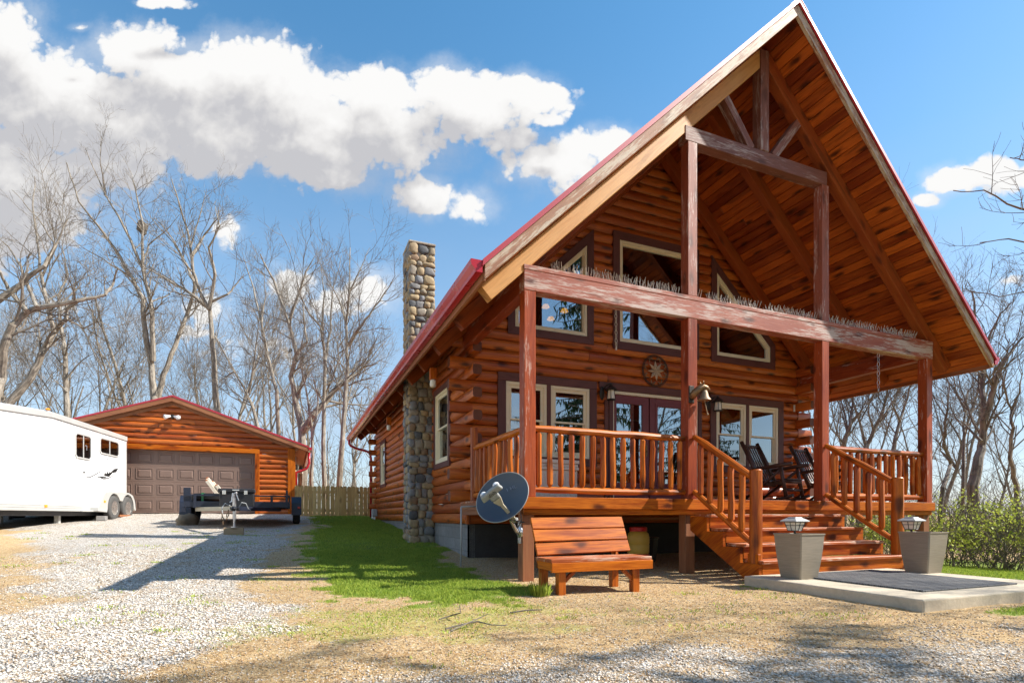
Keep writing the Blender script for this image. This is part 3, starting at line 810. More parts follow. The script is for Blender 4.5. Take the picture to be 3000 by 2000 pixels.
for s in (-1,1):
    mb=MB(); gslope(mb,s,.003,4.25,.0565,.20,GY-.23,GY-.19); mb.build('barge_board',M['lowpost'],gr,bevel=.003)
    mb=MB(); gslope(mb,s,.003,3.92,.115,.31,GY-.075,GY-.03); mb.build('frieze_board',M['lowpost'],gr,bevel=.003)
    mb=MB(); gslope(mb,s,.004,4.22,.035,.11,GY-.188,GY+7.65); mb.build('soffit',M['lowpost'],gr)
    x=GXC+s*4.25; mb=MB(); mb.box(x,x+s*.03,GY-.185,GY+7.65,gt(x)-.2,gt(x)-.05); mb.build('eave_fascia',M['lowpost'],gr)
    x+=s*.035; mb=MB(); mb.box(x,x+s*.11,GY-.22,GY+7.65,gt(x)-.13,gt(x)-.03); mb.build('gutter',M['red'],gr)
mb=MB(); mb.tube([(-2.02,GY+.2,3.15),(-2.02,GY+.2,2.75),(-2.1,GY+.2,2.55),(-2.3,GY+.2,2.45),(-2.46,GY+.2,2.40),(-2.46,GY+.2,.9)],.045,8); mb.build('downspout',M['red'],gr,smooth=True)
mb=MB(); mb.box(GX1+.06,GX1+.1,GY+.5,GY+.62,.85,3.0); mb.box(GX1+.06,GX1+.1,GY+1.5,GY+1.62,.85,3.0); mb.build('side_door_casing',M['cream'],gar)
# twin floodlight on the gable
fl=empty('floodlight',(-6.35,GY-.06,4.16),'twin headed white floodlight high on the garage gable','floodlight')
mb=MB(); mb.lathe([(.06,0),(.065,-.03),(.02,-.05)],(-6.35,GY-.055,4.16),12,axis='y'); mb.box(-6.37,-6.33,GY-.14,GY-.06,4.06,4.14); mb.build('base',M['darkiron'],fl)
for s in (-1,1):
    mb=MB(); c=Vector((-6.35+s*.05,GY-.11,4.15)); d=Vector((s*.75,-.5,-.25)).normalized()
    mb.tube([c,c+d*.08,c+d*.16,c+d*.2],[.03,.045,.075,.078],12); mb.build('lamp_head',M['white'],fl,smooth=True)
tl=empty('wall_lantern',(-2.3,GY+.35,2.45),'small lantern on the right side wall of the garage','lantern')
mb=MB(); mb.box(-2.5,-2.42,GY+.3,GY+.4,2.5,2.7); mb.tube([(-2.42,GY+.35,2.66),(-2.3,GY+.35,2.68),(-2.3,GY+.35,2.62)],.012,6); mb.lathe([(.02,.62),(.09,.54),(.07,.53)],(-2.3,GY+.35,2.0),10); mb.build('bracket',M['darkiron'],tl)
mb=MB(); mb.lathe([(.055,.53),(.065,.38),(.03,.36)],(-2.3,GY+.35,2.0),10); mb.build('shade',M['frost'],tl)
# fence
fe=empty('wooden_fence',(-1.15,14.4,.68),'low pine picket fence between the garage and the back of the cabin','fence')
mb=MB(); x=-2.52
while x<.45:
    t=1.86+R.uniform(-.015,.015); b=.66; w=.137; y=14.4+R.uniform(-.004,.004)
    o=R.random()*40
    q=[(x,b),(x+w,b),(x+w,t-.035),(x+w-.03,t),(x+.03,t),(x,t-.035)]
    vs=[(u,y,z) for u,z in q]+[(u,y+.018,z) for u,z in q]
    mb.add(vs,[(5,4,3,2,1,0),(6,7,8,9,10,11)]+[(i,(i+1)%6,6+(i+1)%6,6+i) for i in range(6)],[(c+o,a+o,b_) for a,b_,c in vs])
    x+=w+R.uniform(.004,.014)
mb.build('fence_board',M['fence'],fe)
mb=MB()
for z in (.95,1.6): mb.box(-2.52,.45,14.42,14.46,z,z+.09)
mb.build('fence_rail',M['fence'],fe)
for x in (-2.5,-.9,.35): mb=MB(); mb.box(x,x+.09,14.462,14.55,.5,1.8); mb.build('fence_post',M['fence'],fe)
# ------------------------------------------------------------------ wheels
def wheel(par,c,rad_,wid,axis_s,tyre,rim,dark,rimr=.56,twin=False):
    """wheel turning about X; outer side towards +X*axis_s"""
    w=empty('wheel',c); w.parent=par; w.location=Vector(c)-WLOC[par]
    mb=MB(); hw=wid/2
    mb.lathe([(rad_*rimr,-hw*.9),(rad_*.80,-hw*1.02),(rad_*.95,-hw*.85),(rad_,-hw*.55),(rad_,hw*.55),(rad_*.95,hw*.85),(rad_*.80,hw*1.02),(rad_*rimr,hw*.9),(rad_*rimr*.96,0)],c,40,axis='x')
    o=mb.build('tyre',tyre,w); sm_angle(o,50)
    mb=MB(); s=axis_s
    mb.lathe([(rad_*rimr*1.01,s*hw*.93),(rad_*rimr*.95,s*hw*.95),(rad_*rimr*.9,s*hw*.55),(rad_*rimr*.6,s*hw*.38),(rad_*rimr*.35,s*hw*.62),(rad_*rimr*.2,s*hw*.66),(rad_*rimr*.18,s*hw*.8),(.002,s*hw*.82)],c,28,axis='x')
    o=mb.build('rim',rim,w); sm_angle(o,40)
    mb=MB()
    for k in range(8):
        a=k*math.pi/4; mb.lathe([(.018,s*hw*.40),(.018,s*hw*.56)],(c[0],c[1]+rad_*rimr*.72*math.sin(a),c[2]+rad_*rimr*.72*math.cos(a)),7,axis='x')
    for k in range(6):
        a=k*math.pi/3+.3; mb.lathe([(.012,s*hw*.55),(.012,s*hw*.72)],(c[0],c[1]+rad_*rimr*.34*math.sin(a),c[2]+rad_*rimr*.34*math.cos(a)),6,axis='x')
    mb.build('wheel_holes',dark,w)
    return w
# ------------------------------------------------------------------ horse trailer (local: +X outward, Y along, rear at Y=0)
ht=empty('horse_trailer',(0,0,0),'long white horse trailer parked beside the brown garage door','trailer')
z0=.68
def hz(z): return z-z0
mb=MB()
prof=[(0,.93),(0,3.27),(-4.15,3.29),(-6.1,3.12),(-8.3,2.86),(-8.3,.93)]
vs=[(0,y,hz(z)) for y,z in prof]+[(-2.12,y,hz(z)) for y,z in prof]; n=len(prof)
mb.add(vs,[tuple(range(n)),tuple(range(2*n-1,n-1,-1))]+[(i,n+i,n+(i+1)%n,(i+1)%n) for i in range(n)])
mb.build('body',M['white'],ht,bevel=.035,seg=3)
mb=MB()
for i in range(1,4):
    a=(prof[i][0],prof[i][1]); b=prof[i+1]
    for q in (0,):
        mb.tube([(-.035,a[0],hz(a[1]+.015)),(-.035,b[0],hz(b[1]+.015))],1,sec=[(.065,-.05),(.055,.05),(.0,.085),(-.07,.09),(-.07,-.05)],up=(0,0,1))
        mb.beam((-1.06,a[0],hz(a[1]+.045)),(-1.06,b[0],hz(b[1]+.045)),2.0,.1)
mb.build('roof',M['whitetrim'],ht,bevel=.01)
mb=MB(); mb.box(-.06,.012,-.07,.012,hz(.93),hz(3.27)); mb.build('corner_post',M['whitetrim'],ht,bevel=.01)
mb=MB()
for a,b,o in ((.92,.985,.02),(.99,1.045,.014),(1.05,1.07,.01)): mb.box(0.001,o,-8.2,-2.2,hz(a),hz(b))
mb.box(.001,.09,-2.9,-2.1,hz(.915),hz(.945)); mb.build('rub_rail',M['whitetrim'],ht,bevel=.004)
mpH=lambda u,d,z:(d,u,hz(z))
def rrect(a,b,c,d,r): return [(a+r,c),(b-r,c),(b,c+r),(b,d-r),(b-r,d),(a+r,d),(a,d-r),(a,c+r)]
for a,b,c,d in ((-3.12,-2.26,2.34,3.03),(-1.78,-.55,2.60,3.09)):
    P=rrect(a,b,c,d,.08); mb=MB(); ring(mb,mpH,P,inset(P,.045),.001,.026); mb.box(.004,.022,(a+b)/2-.018,(a+b)/2+.018,hz(c+.03),hz(d-.03)); w=mb.build('window',M['whitetrim'],ht,bevel=.004)
    mb=MB(); slab(mb,mpH,inset(P,.04),.002,.012); mb.build('pane',M['tglass'] if 'tglass' in M else M['dark'],w)
mb=MB(); mb.tube([(.012,-1.32,hz(2.52)),(.03,-1.32,hz(2.50)),(.03,-1.32,hz(2.40)),(.012,-1.35,hz(2.38))],.012,6); mb.tube([(.03,-2.64,hz(2.72)),(.05,-2.6,hz(2.72)),(.05,-2.6,hz(2.6))],.012,6); mb.build('latch',M['steel'],ht)
mb=MB()
def arc(cy,cz,r,a0,a1,n=9): return [(cy+r*math.cos(rad(a0+(a1-a0)*i/n)),cz+r*math.sin(rad(a0+(a1-a0)*i/n))) for i in range(n+1)]
C1,C2=(-1.31,1.035),(-.38,1.035)
out=[(-2.32,.93),(-2.32,1.03),(-2.12,1.22),(-1.98,1.40),(-1.85,1.48),(-1.6,1.52),(-.3,1.52),(-.02,1.44),(.13,1.26),(.20,.98),(.13,.96)]
fen=out+arc(C2[0],C2[1],.43,0,150)+arc(C1[0],C1[1],.43,30,185)+[(-1.78,.90)]
n=len(fen); vs=[(.003,y,hz(z)) for y,z in fen]+[(.20,y,hz(z)) for y,z in fen]
mb.add(vs,[tuple(range(n)),tuple(range(2*n-1,n-1,-1))]+[(i,n+i,n+(i+1)%n,(i+1)%n) for i in range(n)])
mb.build('fender',M['whitetrim'],ht,bevel=.008,seg=2)
for (cy,cz) in (C1,C2):
    wheel(ht,(.115,cy,hz(cz)),.365,.19,1,M['rubber_l'],M['chrome'],M['ink'])
    wheel(ht,(-2.235,cy,hz(cz)),.365,.19,-1,M['rubber'],M['chrome'],M['ink'])
mb=MB(); mb.box(-2.0,-.1,-8.1,-.15,hz(.80),hz(.925)); mb.box(-2.1,-.05,C1[0]-.04,C1[0]+.04,hz(1.0),hz(1.08)); mb.box(-2.1,-.05,C2[0]-.04,C2[0]+.04,hz(1.0),hz(1.08)); mb.build('chassis',M['black'],ht)
for a_ in (-.35,-1.6): mb=MB(); mb.box(a_,a_+.1,-3.35,-3.25,hz(.60),hz(.925)); mb.build('support_leg',M['whitetrim'],ht)
for y,z,x in ((-4.46,1.035,.022),(-1.93,1.21,.201)): mb=MB(); mb.box(x-.012,x+.012,y-.05,y+.05,hz(z-.035),hz(z+.035)); mb.build('marker_light',M['amber'],ht,bevel=.008)
mb=MB(); mb.blob((-.02,-4.3,hz(3.40)),.05,.07,.03,8,5); mb.build('roof_marker_light',M['amber'],ht)
# swoosh and feather decals
def dpt(x,y):
    s=-2.71+(x-1340)/600*2.12; D=17.4+s*.968; return (s,.8+(1510-(1350+y/5.6))/CF*D)
def ribbon(mb,pts,w,mi=0):
    q=[Vector(dpt(*p)) for p in pts]; L=[];Rr=[]
    for i,p in enumerate(q):
        t=(q[min(i+1,len(q)-1)]-q[max(i-1,0)]).normalized(); nn=Vector((-t.y,t.x)); ww=w*(1-abs(2*i/(len(q)-1)-1)**2*.8)
        L.append(p+nn*ww);Rr.append(p-nn*ww)
    for i in range(len(q)-1):
        P=[L[i],L[i+1],Rr[i+1],Rr[i]]
        vs=[(.002,a.x,hz(a.y)) for a in P]+[(.005,a.x,hz(a.y)) for a in P]
        mb.add(vs,[(0,1,2,3),(7,6,5,4),(0,4,5,1),(2,6,7,3)],None,.5,mi)
mb=MB()
ribbon(mb,[(1390,225),(1400,262),(1440,268),(1500,240),(1570,200),(1630,165),(1660,148)],.012)
ribbon(mb,[(1340,182),(1360,176),(1380,184),(1362,194),(1345,190)],.016)
ribbon(mb,[(1520,292),(1600,258),(1625,270),(1680,292),(1760,280),(1840,240),(1915,180)],.013)
ribbon(mb,[(1575,256),(1640,262),(1700,266),(1730,268)],.022)
for a,b,c in (((1680,235),(1760,225),(1820,190)),((1690,215),(1700,205),(1720,212)),((1725,215),(1745,192),(1762,215)),((1760,222),(1790,190),(1800,205)),((1800,195),(1850,165),(1900,140)),((1850,190),(1900,160),(1938,122)),((1700,238),(1770,236),(1830,196)),((1840,180),(1870,150),(1935,124))): ribbon(mb,[a,b,c],.04)
mb.build('decal',M['ink'],ht)
P0=at(370,1500,17.4); ht.location=(P0.x,P0.y,z0); ht.rotation_euler=(0,0,-rad(7.7)); WLOC[ht]=Vector((P0.x,P0.y,z0))
def hloc(x,y):
    c,s=math.cos(-rad(7.7)),math.sin(-rad(7.7)); return P0.x+x*c-y*s,P0.y+x*s+y*c
def cblock(x,y,rz,size,label,mat,name='concrete_block',grp=None,dz=0):
    o=MB(); a,b,c=size
    o.box(-a/2,a/2,-b/2,b/2,0,c); q=o.build(name,mat,None,bevel=.008,origin=(0,0,0)); q.location=(x,y,g1(x,y)-.01+dz); q.rotation_euler=(0,0,rz); tag(q,label,'block' if 'block' in name else 'board',grp); return q
x,y=hloc(.1,-1.86); cblock(x,y,.1,(.22,.36,.13),'grey concrete block wedged before the front trailer wheel',M['block'])
x,y=hloc(.1,-.62); cblock(x,y,-.13,(.24,.75,.07),'weathered brown board laid between the two near trailer wheels',M['lowpost'],'wheel_board')
x,y=hloc(-2.2,-1.9); cblock(x,y,.2,(.22,.4,.14),'dark concrete block under the far side of the white trailer',M['block'])
x,y=hloc(-1.3,.9); cblock(x,y,.6,(.5,.5,.35),'large grey block in the shade under the white trailer',M['block'])
# ------------------------------------------------------------------ flatbed trailer
fb=empty('flatbed_trailer',(-3.88,9.44,.55),'low black flatbed utility trailer with its tongue propped on a jack','trailer')
FX0,FX1,FY0,FY1=-5.09,-2.66,9.44,13.1
mb=MB()
mb.box(FX0,FX1,FY0,FY0+.05,1.02,1.165); mb.box(FX0,FX1,FY1,FY1+.05,1.02,1.165); mb.box(FX0,FX0+.05,FY0+.051,FY1,1.02,1.165); mb.box(FX1-.05,FX1,FY0+.051,FY1,1.02,1.165)
for y in (10.2,11.,11.8,12.5): mb.box(FX0+.051,FX1-.051,y,y+.05,1.03,1.11)
mb.build('frame',M['navy'],fb,bevel=.004)
mb=MB(); y=FY0+.055
while y<FY1-.1: mb.box(FX0+.055,FX1-.055,y,y+.14,1.125,1.16); y+=.146
mb.build('deck',M['lowpost'],fb)
mb=MB(); mb.box(FX0+.02,FX1,FY0-.002,FY0+.04,1.295,1.335)
for x in (-4.85,-3.1,-2.74): mb.box(x-.03,x+.03,FY0-.03,FY0-.003,1.0,1.33)
mb.box(FX1-.045,FX1-.005,FY0+.045,FY1,1.295,1.335)
for y in (10.6,11.9,13.0): mb.box(FX1-.04,FX1-.008,y,y+.03,1.166,1.294)
mb.box(FX1-.1,FX1-.05,FY0+.06,FY0+.1,1.166,1.47)
mb.build('side_rail',M['navy'],fb,bevel=.003)
mb=MB(); mb.box(FX0-.02,FX0+.14,FY0+.06,FY0+.085,1.166,1.50); mb.build('stake_board',M['navy'],fb,bevel=.004)
mb=MB()
for x in (FX0+.25,FX1-.25): mb=MB(); mb.beam((x,FY0+.2,.965),(-3.82+(.05 if x>-3.8 else -.05),7.8,.965),.07,.10); mb.build('tongue',M['lnbtan'] if x<-4 else M['navy'],fb,bevel=.004)
mb=MB(); mb.box(-3.9,-3.72,7.62,7.95,.93,1.0); mb.tube([(-3.81,7.62,.965),(-3.81,7.45,.965),(-3.81,7.38,.94)],[.05,.055,.045],10); mb.build('coupler',M['black'],fb,bevel=.01)
mb=MB(); mb.tube([(-3.81,7.6,.535),(-3.81,7.6,.56),(-3.81,7.6,.561),(-3.81,7.6,.78)],[.07,.07,.026,.026],12); mb.tube([(-3.81,7.6,.74),(-3.81,7.6,1.2)],.036,12); mb.tube([(-3.81,7.6,1.2),(-3.81,7.6,1.3),(-3.76,7.56,1.32)],.02,8); mb.tube([(-3.84,7.58,1.31),(-3.86,7.56,1.12),(-3.9,7.55,1.1)],.013,6); mb.tube([(-3.78,7.58,1.32),(-3.72,7.56,1.14)],.013,6); mb.build('jack',M['steel'],fb,smooth=False)
mb=MB(); mb.tube([(-3.72,7.7,1.0),(-3.66,7.6,1.1),(-3.58,7.62,1.08),(-3.53,7.7,.95),(-3.5,7.9,.93)],.012,6); mb.tube([(-3.9,7.7,1.02),(-4.0,7.65,1.08),(-4.06,7.62,.98),(-4.05,7.62,.85)],.012,6); mb.build('wiring',M['greyplastic'],fb)
def chain(mb,p0,p1,link=.05,r=.006,sag=0):
    p0=Vector(p0);p1=Vector(p1);n=max(2,int((p1-p0).length/link))
    for i in range(n):
        t=(i+.5)/n; c=p0.lerp(p1,t)+Vector((0,0,-sag*math.sin(t*math.pi))); a=(p1-p0).normalized(); s=a.cross(Vector((0,1,0)) if i%2 else Vector((1,0,0))); s.normalize()
        L=link*.62; pts=[c+a*(L*math.cos(q))+s*(L*.48*math.sin(q)) for q in [k*math.pi/4 for k in range(9)]]
        mb.tube(pts,r,5,cap=False)
mb=MB(); chain(mb,(-4.06,7.62,.86),(-4.03,7.6,.6),.07,.011); chain(mb,(-3.93,7.65,.93),(-3.97,7.62,.7),.07,.01); mb.build('safety_chain',M['bronze'],fb)
for y in (11.15,12.05):
    wheel(fb,(FX1+.17,y,.36+g1(-2.5,y)-.03),.34,.2,1,M['rubber'],M['steel'],M['ink'])
    wheel(fb,(FX0-.17+.05,y,.36+g1(-5.2,y)-.03),.34,.2,-1,M['rubber'],M['steel'],M['ink'])
for x,s in ((FX1+.04,1),(FX0-.04,-1)):
    pf=[(10.68,.82),(10.72,1.16),(10.85,1.34),(12.35,1.34),(12.48,1.16),(12.52,.82)]
    mb=MB()
    for i in range(len(pf)-1):
        (a,b),(c,d)=pf[i],pf[i+1]; mb.beam((x+s*.13,a,b),(x+s*.13,c,d),.27,.012,(0,-1,.3))
    mb.build('fender',M['navy'],fb)
mb=MB(); mb.box(FX1+.20,FX1+.27,10.66,10.69,1.0,1.06); mb.build('marker_light',M['redlens'],fb)
mb=MB(); mb.box(FX1+.02,FX1+.5,10.3,10.34,.92,.95) if False else mb.box(FX0-.05,FX0+.03,FY0+.01,FY0+.06,.9,1.02); mb.build('tie_hook',M['navy'],fb)
# things on and by it
tb=empty('toolbox',(-3.9,9.2,1.1),'black plastic toolbox with two silver latches on the trailer tongue','toolbox')
mb=MB(); mb.box(-4.27,-3.51,9.06,9.41,1.03,1.375); mb.build('box',M['black'],tb,bevel=.012)
mb=MB(); mb.box(-4.30,-3.48,9.03,9.43,1.377,1.475); mb.build('lid',M['black'],tb,bevel=.02,seg=2)
for x in (-4.16,-3.68): mb=MB(); mb.box(x-.04,x+.04,9.012,9.03,1.33,1.43); mb.build('latch',M['chrome'],tb,bevel=.004)
mb=MB(); mb.box(-3.98,-3.83,9.022,9.028,1.425,1.452); mb.build('name_plate',M['whitetrim'],tb)
sp=empty('spare_tyre',(-4.62,9.95,1.165),'black spare tyre lying flat on the flatbed corner with a green strap','tyre')
mb=MB(); mb.lathe([(.21,0),(.33,-.0),(.40,.05),(.40,.15),(.33,.2),(.21,.2),(.20,.1)],(-4.6,9.92,1.17),32); o=mb.build('tyre',M['darktyre'],sp); sm_angle(o,45)
mb=MB(); mb.box(-4.72,-4.67,9.5,10.35,1.372,1.38); mb.box(-4.72,-4.67,9.497,9.503,1.17,1.38); mb.build('strap',M['green'],sp)
wb=empty('stake_bundle',(-4.5,10.9,1.165),'leaning bundle of whitewashed stakes with orange tipped edges on the flatbed','stakes')
for i in range(6):
    a=Vector((-4.36+i*.05,10.75+.05*(i%3),1.17)); L=(.70,.78,.66,.55,.42,.30)[i]; d=Vector((-.56,.0,.83)).normalized()
    mb=MB(); mb.beam(a,a+d*L,.085,.12,(0,1,0)); mb.build('stake',M['stakew'],wb,bevel=.004)
    mb=MB(); mb.beam(a+d*(L+.001),a+d*(L+.03),.06,.07,(0,1,0)); mb.build('stake_tip',M['rail'],wb,bevel=.004)
ro=MB(); ro.blob((-5.2,10.62,.67),.30,.2,.17,14,10,.75,rot=.4); ro=ro.build('boulder',M['stone'],None,smooth=True); tag(ro,'rounded brown boulder set in front of the flatbed left wheel','rock')
jb=MB(); jb.box(-4.02,-3.62,7.52,7.68,.37,.535); jb=jb.build('timber_block',M['tan'],None,bevel=.006); tag(jb,'square grey timber block under the flatbed trailer jack','block')
# ------------------------------------------------------------------ small things on and around the porch
# bench
bn=empty('garden_bench',(.33,-1.0,0),'low orange stained plank bench on the gravel in front of the porch','bench')
tilt=Vector((0,.185,.405)).normalized()
mb=MB()
for i in range(3):
    c=Vector((0,-.875,.385))+tilt*(.065+i*.143); x0=-.235+.0*i; x1=.925
    mb.beam((x0,c.y,c.z+.012*(1 if i else 0)),(x1,c.y+.01,c.z+.022),.028,.132,tilt)
mb.build('backrest',M['orange'],bn,bevel=.004)
for x in (-.13,.80):
    mb=MB(); mb.beam((x,-.80,.2),(x,-.645,.74),.07,.035,(0,1,0)); mb.build('back_support',M['orange'],bn,bevel=.003)
mb=MB()
for y in (-.93,-1.055,-1.185): mb.box(-.25,.945,y-.06,y+.06,.335,.37)
mb.build('seat',M['deckb'],bn,bevel=.004)
mb=MB(); mb.box(-.25,.945,-1.262,-1.225,.24,.333); mb.box(-.22,-.185,-1.22,-.86,.25,.333); mb.box(.88,.915,-1.22,-.86,.25,.333); mb.box(-.22,.915,-.855,-.82,.25,.333); mb.build('apron',M['orange'],bn,bevel=.003)
for x in (-.115,.765):
    for y in (-1.18,-.78):
        mb=MB(); mb.box(x-.04,x+.04,y-.04,y+.04,-.02,.239); mb.build('leg',M['rail'],bn,bevel=.003)
    mb=MB(); s=1 if x<0 else -1; mb.beam((x+s*.03,-1.18,.13),(x+s*.15,-1.18,.235),.035,.04,(0,1,0)); mb.build('brace',M['rail'],bn)
mb=MB(); mb.tube([(.60,-.79,.215),(.82,-.79,.235)],.018,8); mb.build('dowel',M['tan'],bn)
# storage box on the porch
sb=empty('storage_box',(1.25,2.15,DECK),'cream plastic deck storage box behind the front porch railing','box')
mb=MB(); mb.box(.70,1.80,1.93,2.42,DECK,1.55)
for i in range(12): x=.72+i*.095; mb.box(x,x+.012,1.922,1.931,1.05,1.50)
mb.build('body',M['plastic'],sb,bevel=.008)
mb=MB(); mb.box(.68,1.82,1.90,2.45,1.552,1.60); mb.box(.69,1.81,1.915,2.44,1.602,1.655); mb.box(.675,1.825,1.895,2.455,1.657,1.72); mb.build('lid',M['plastic'],sb,bevel=.01,seg=2)
mb=MB(); mb.box(1.22,1.28,1.885,1.899,1.60,1.69); mb.build('latch',M['greyplastic'],sb,bevel=.004)
# drinks cooler below the deck
dc=empty('drinks_cooler',(2.32,.95,0),'yellow drum cooler with a red lid standing under the deck','cooler')
mb=MB(); mb.lathe([(.15,.22),(.165,.24),(.168,.36),(.16,.37),(.168,.38),(.168,.47),(.155,.53),(.12,.56)],(2.32,.95,0),28); o=mb.build('body',M['yellow'],dc); sm_angle(o)
mb=MB(); mb.lathe([(.12,.561),(.135,.565),(.135,.62),(.12,.632)],(2.32,.95,0),28); o=mb.build('lid',M['redpl'],dc); sm_angle(o)
mb=MB(); mb.lathe([(.14,-.01),(.16,.0),(.168,.2),(.165,.219)],(2.32,.95,0),28); o=mb.build('base',M['redpl'],dc); sm_angle(o)
mb=MB(); mb.lathe([(.018,0),(.018,-.05)],(2.32,.79,.1),8,axis='y'); mb.build('tap',M['white'],dc)
# dark bin in the shade under the steps
bk=MB(); bk.lathe([(.15,0),(.19,.38),(.205,.385),(.205,.41),(.18,.41)],(2.95,1.6,.03),20); bk=bk.build('waste_bin',M['black'],None,smooth=False); tag(bk,'black plastic bin in the dark under the porch stairs','bin')
# rocking chairs
def rocker(label,loc,rz):
    t=empty('rocking_chair',(0,0,0),label,'chair','dark log rocking chairs on the porch'); r=.028
    for s in (-1,1):
        x=.27*s
        mb=MB(); pts=[(x,-.52+.12*i,.035+.30*((-.52+.12*i-.02)**2)) for i in range(10)]; mb.tube(pts,.026,8); mb.build('rocker',M['chair'],t,smooth=True)
        mb=MB(); mb.tube([(x,-.40,.10),(x,-.34,.40),(x,-.30,.62)],[.033,.032,.028],9); mb.build('front_leg',M['chair'],t,smooth=True)
        mb=MB(); mb.tube([(x*.93,.08,.34),(x*.93,.24,.70),(x*.93,.46,1.14)],[.035,.037,.034],9); mb.build('back_post',M['chair'],t,smooth=True)
        mb=MB(); mb.tube([(x*1.02,-.50,.665),(x*1.02,-.2,.645),(x*1.0,.25,.60)],[.034,.035,.03],9); mb.build('arm',M['chair'],t,smooth=True)
        mb=MB(); mb.tube([(x,-.30,.58),(x,.0,.34),(x,.36,.09)],.027,8); mb.build('side_brace',M['chair'],t,smooth=True)
    mb=MB()
    for i in range(7): y=-.38+.073*i; mb.box(-.25,.25,y-.028,y+.028,.40-.028*i*.4,.42-.028*i*.4)
    mb.build('seat',M['chair'],t,bevel=.003)
    mb=MB()
    for i in range(6):
        x=-.19+.076*i; mb.beam((x,.12,.40),(x,.435,1.05),.036,.018,(0,-1,.4))
    mb.build('back_slats',M['chair'],t,bevel=.003)
    mb=MB()
    for (y,z) in ((.12,.40),(.44,1.07)): mb.tube([(-.25,y,z),(0,y+.025,z),(.25,y,z)],.03,8)
    mb.build('back_rail',M['chair'],t,smooth=True)
    for q_ in (([(-.27,-.36,.37),(.27,-.36,.37)],.03),([(-.27,-.37,.22),(.27,-.37,.22)],.022),([(-.25,.1,.33),(.25,.1,.33)],.028)): mb=MB(); mb.tube(q_[0],q_[1],8); mb.build('stretcher',M['chair'],t,smooth=True)
    t.location=loc; t.rotation_euler=(0,0,rz); return t
ch=rocker('dark brown log rocking chair in front of the right porch window',(5.46,1.28,DECK),rad(12))
c2=copy_tree(ch); c2.location=(6.86,1.42,DECK); c2.rotation_euler=(0,0,rad(8)); c2['label']='second dark log rocking chair partly hidden by the porch post'
# wall lanterns
def lantern(x,z,label):
    y=W-.085
    t=empty('wall_lantern',(x,y,z-.12),label,'lantern','dark iron wall lanterns beside the doors')
    mb=MB(); mb.blob((x-.06,y-.012,z-.02),.055,.02,.13,12,8,.05); mb.tube([(x-.05,y-.02,z+.04),(x-.02,y-.10,z+.1),(x+.03,y-.14,z+.13),(x+.05,y-.15,z+.09)],.014,7); mb.build('bracket',M['darkiron'],t,smooth=True)
    c=(x+.05,y-.15,z)
    mb=MB(); mb.lathe([(.012,.14),(.02,.11),(.03,.10),(.10,.035),(.112,.015),(.108,.01)],c,14); mb.build('roof',M['darkiron'],t)
    mb=MB(); mb.lathe([(.055,.009),(.062,-.02),(.075,-.155),(.06,-.16)],c,10); mb.build('lamp_glass',M['frost'],t)
    mb=MB()
    for k in range(5):
        a=k*1.257+.3; mb.tube([(c[0]+.058*math.cos(a),c[1]+.058*math.sin(a),c[2]+.01),(c[0]+.079*math.cos(a),c[1]+.079*math.sin(a),c[2]-.158)],.006,5)
    mb.lathe([(.08,-.15),(.082,-.165),(.07,-.168)],c,14); mb.build('cage',M['darkiron'],t); return t
lantern(2.70,3.06,'dark iron wall lantern between the left windows and the double door')
lantern(5.17,3.04,'dark iron wall lantern just behind the dinner bell')
# star medallion
st_=empty('star_ornament',(3.84,W-.07,3.27),'round brown metal star medallion on the logs above the door','ornament')
cx,cz=3.84,3.57; yy=W-.075
mb=MB()
for r_ in (.30,.275): 
    mb.tube([(cx+r_*math.cos(a),yy,cz+r_*math.sin(a)) for a in [k*math.pi/20 for k in range(41)]],.008,6,cap=False)
mb.build('ring',M['darkiron'],st_,smooth=True)
mb=MB()
for k in range(8):
    a=k*math.pi/4+.1; d=Vector((math.cos(a),0,math.sin(a))); q=Vector((-d.z,0,d.x)); c=Vector((cx,yy-.02,cz))
    vs=[c,c+d*.09+q*.034,c+d*.20,c+d*.09-q*.034,c+d*.09+Vector((0,-.028,0)),c+d*.09+Vector((0,.012,0))]
    mb.add(vs,[(0,1,4),(1,2,4),(2,3,4),(3,0,4),(1,0,5),(2,1,5),(3,2,5),(0,3,5)])
mb.build('star',M['starm'],st_)
mb=MB()
for k in range(8):
    a=k*math.pi/4+.1+math.pi/8
    for s in (-1,1):
        pts=[];mb=MB()
        for i in range(8):
            t=i/7; rr=.262-.06*t; an=a+s*(.06+.20*t*math.sin(t*2.2)); pts.append((cx+rr*math.cos(an),yy-.006,cz+rr*math.sin(an)))
        mb.tube(pts,[.014*(1-.06*i) for i in range(8)],5); mb.build('scroll',M['orn'],st_,smooth=True)
# dinner bell with a horse head on the post
be=empty('dinner_bell',(2.55,-.05,2.36),'brown cast dinner bell with an animal head bracket on the post','bell')
mb=MB(); mb.box(2.478,2.565,-.022,-.002,2.36,2.60); mb.build('back_plate',M['darkiron'],be,bevel=.005)
mb=MB(); mb.tube([(2.52,-.02,2.43),(2.53,-.07,2.49),(2.58,-.10,2.545),(2.63,-.115,2.575),(2.69,-.12,2.562),(2.73,-.12,2.535)],[.045,.055,.048,.042,.034,.024],10)
for s in (-1,1): mb.tube([(2.62,-.115+s*.025,2.605),(2.61,-.115+s*.035,2.65)],[.013,.003],6)
mb.build('animal_head',M['bronze'],be,smooth=True)
mb=MB(); mb.tube([(2.655,-.115,2.56),(2.655,-.115,2.53)],.006,6); mb.lathe([(.014,.0),(.034,-.012),(.05,-.05),(.06,-.10),(.088,-.135),(.092,-.145),(.085,-.146)],(2.655,-.115,2.535),20); o=mb.build('bell',M['orn'],be); sm_angle(o,50)
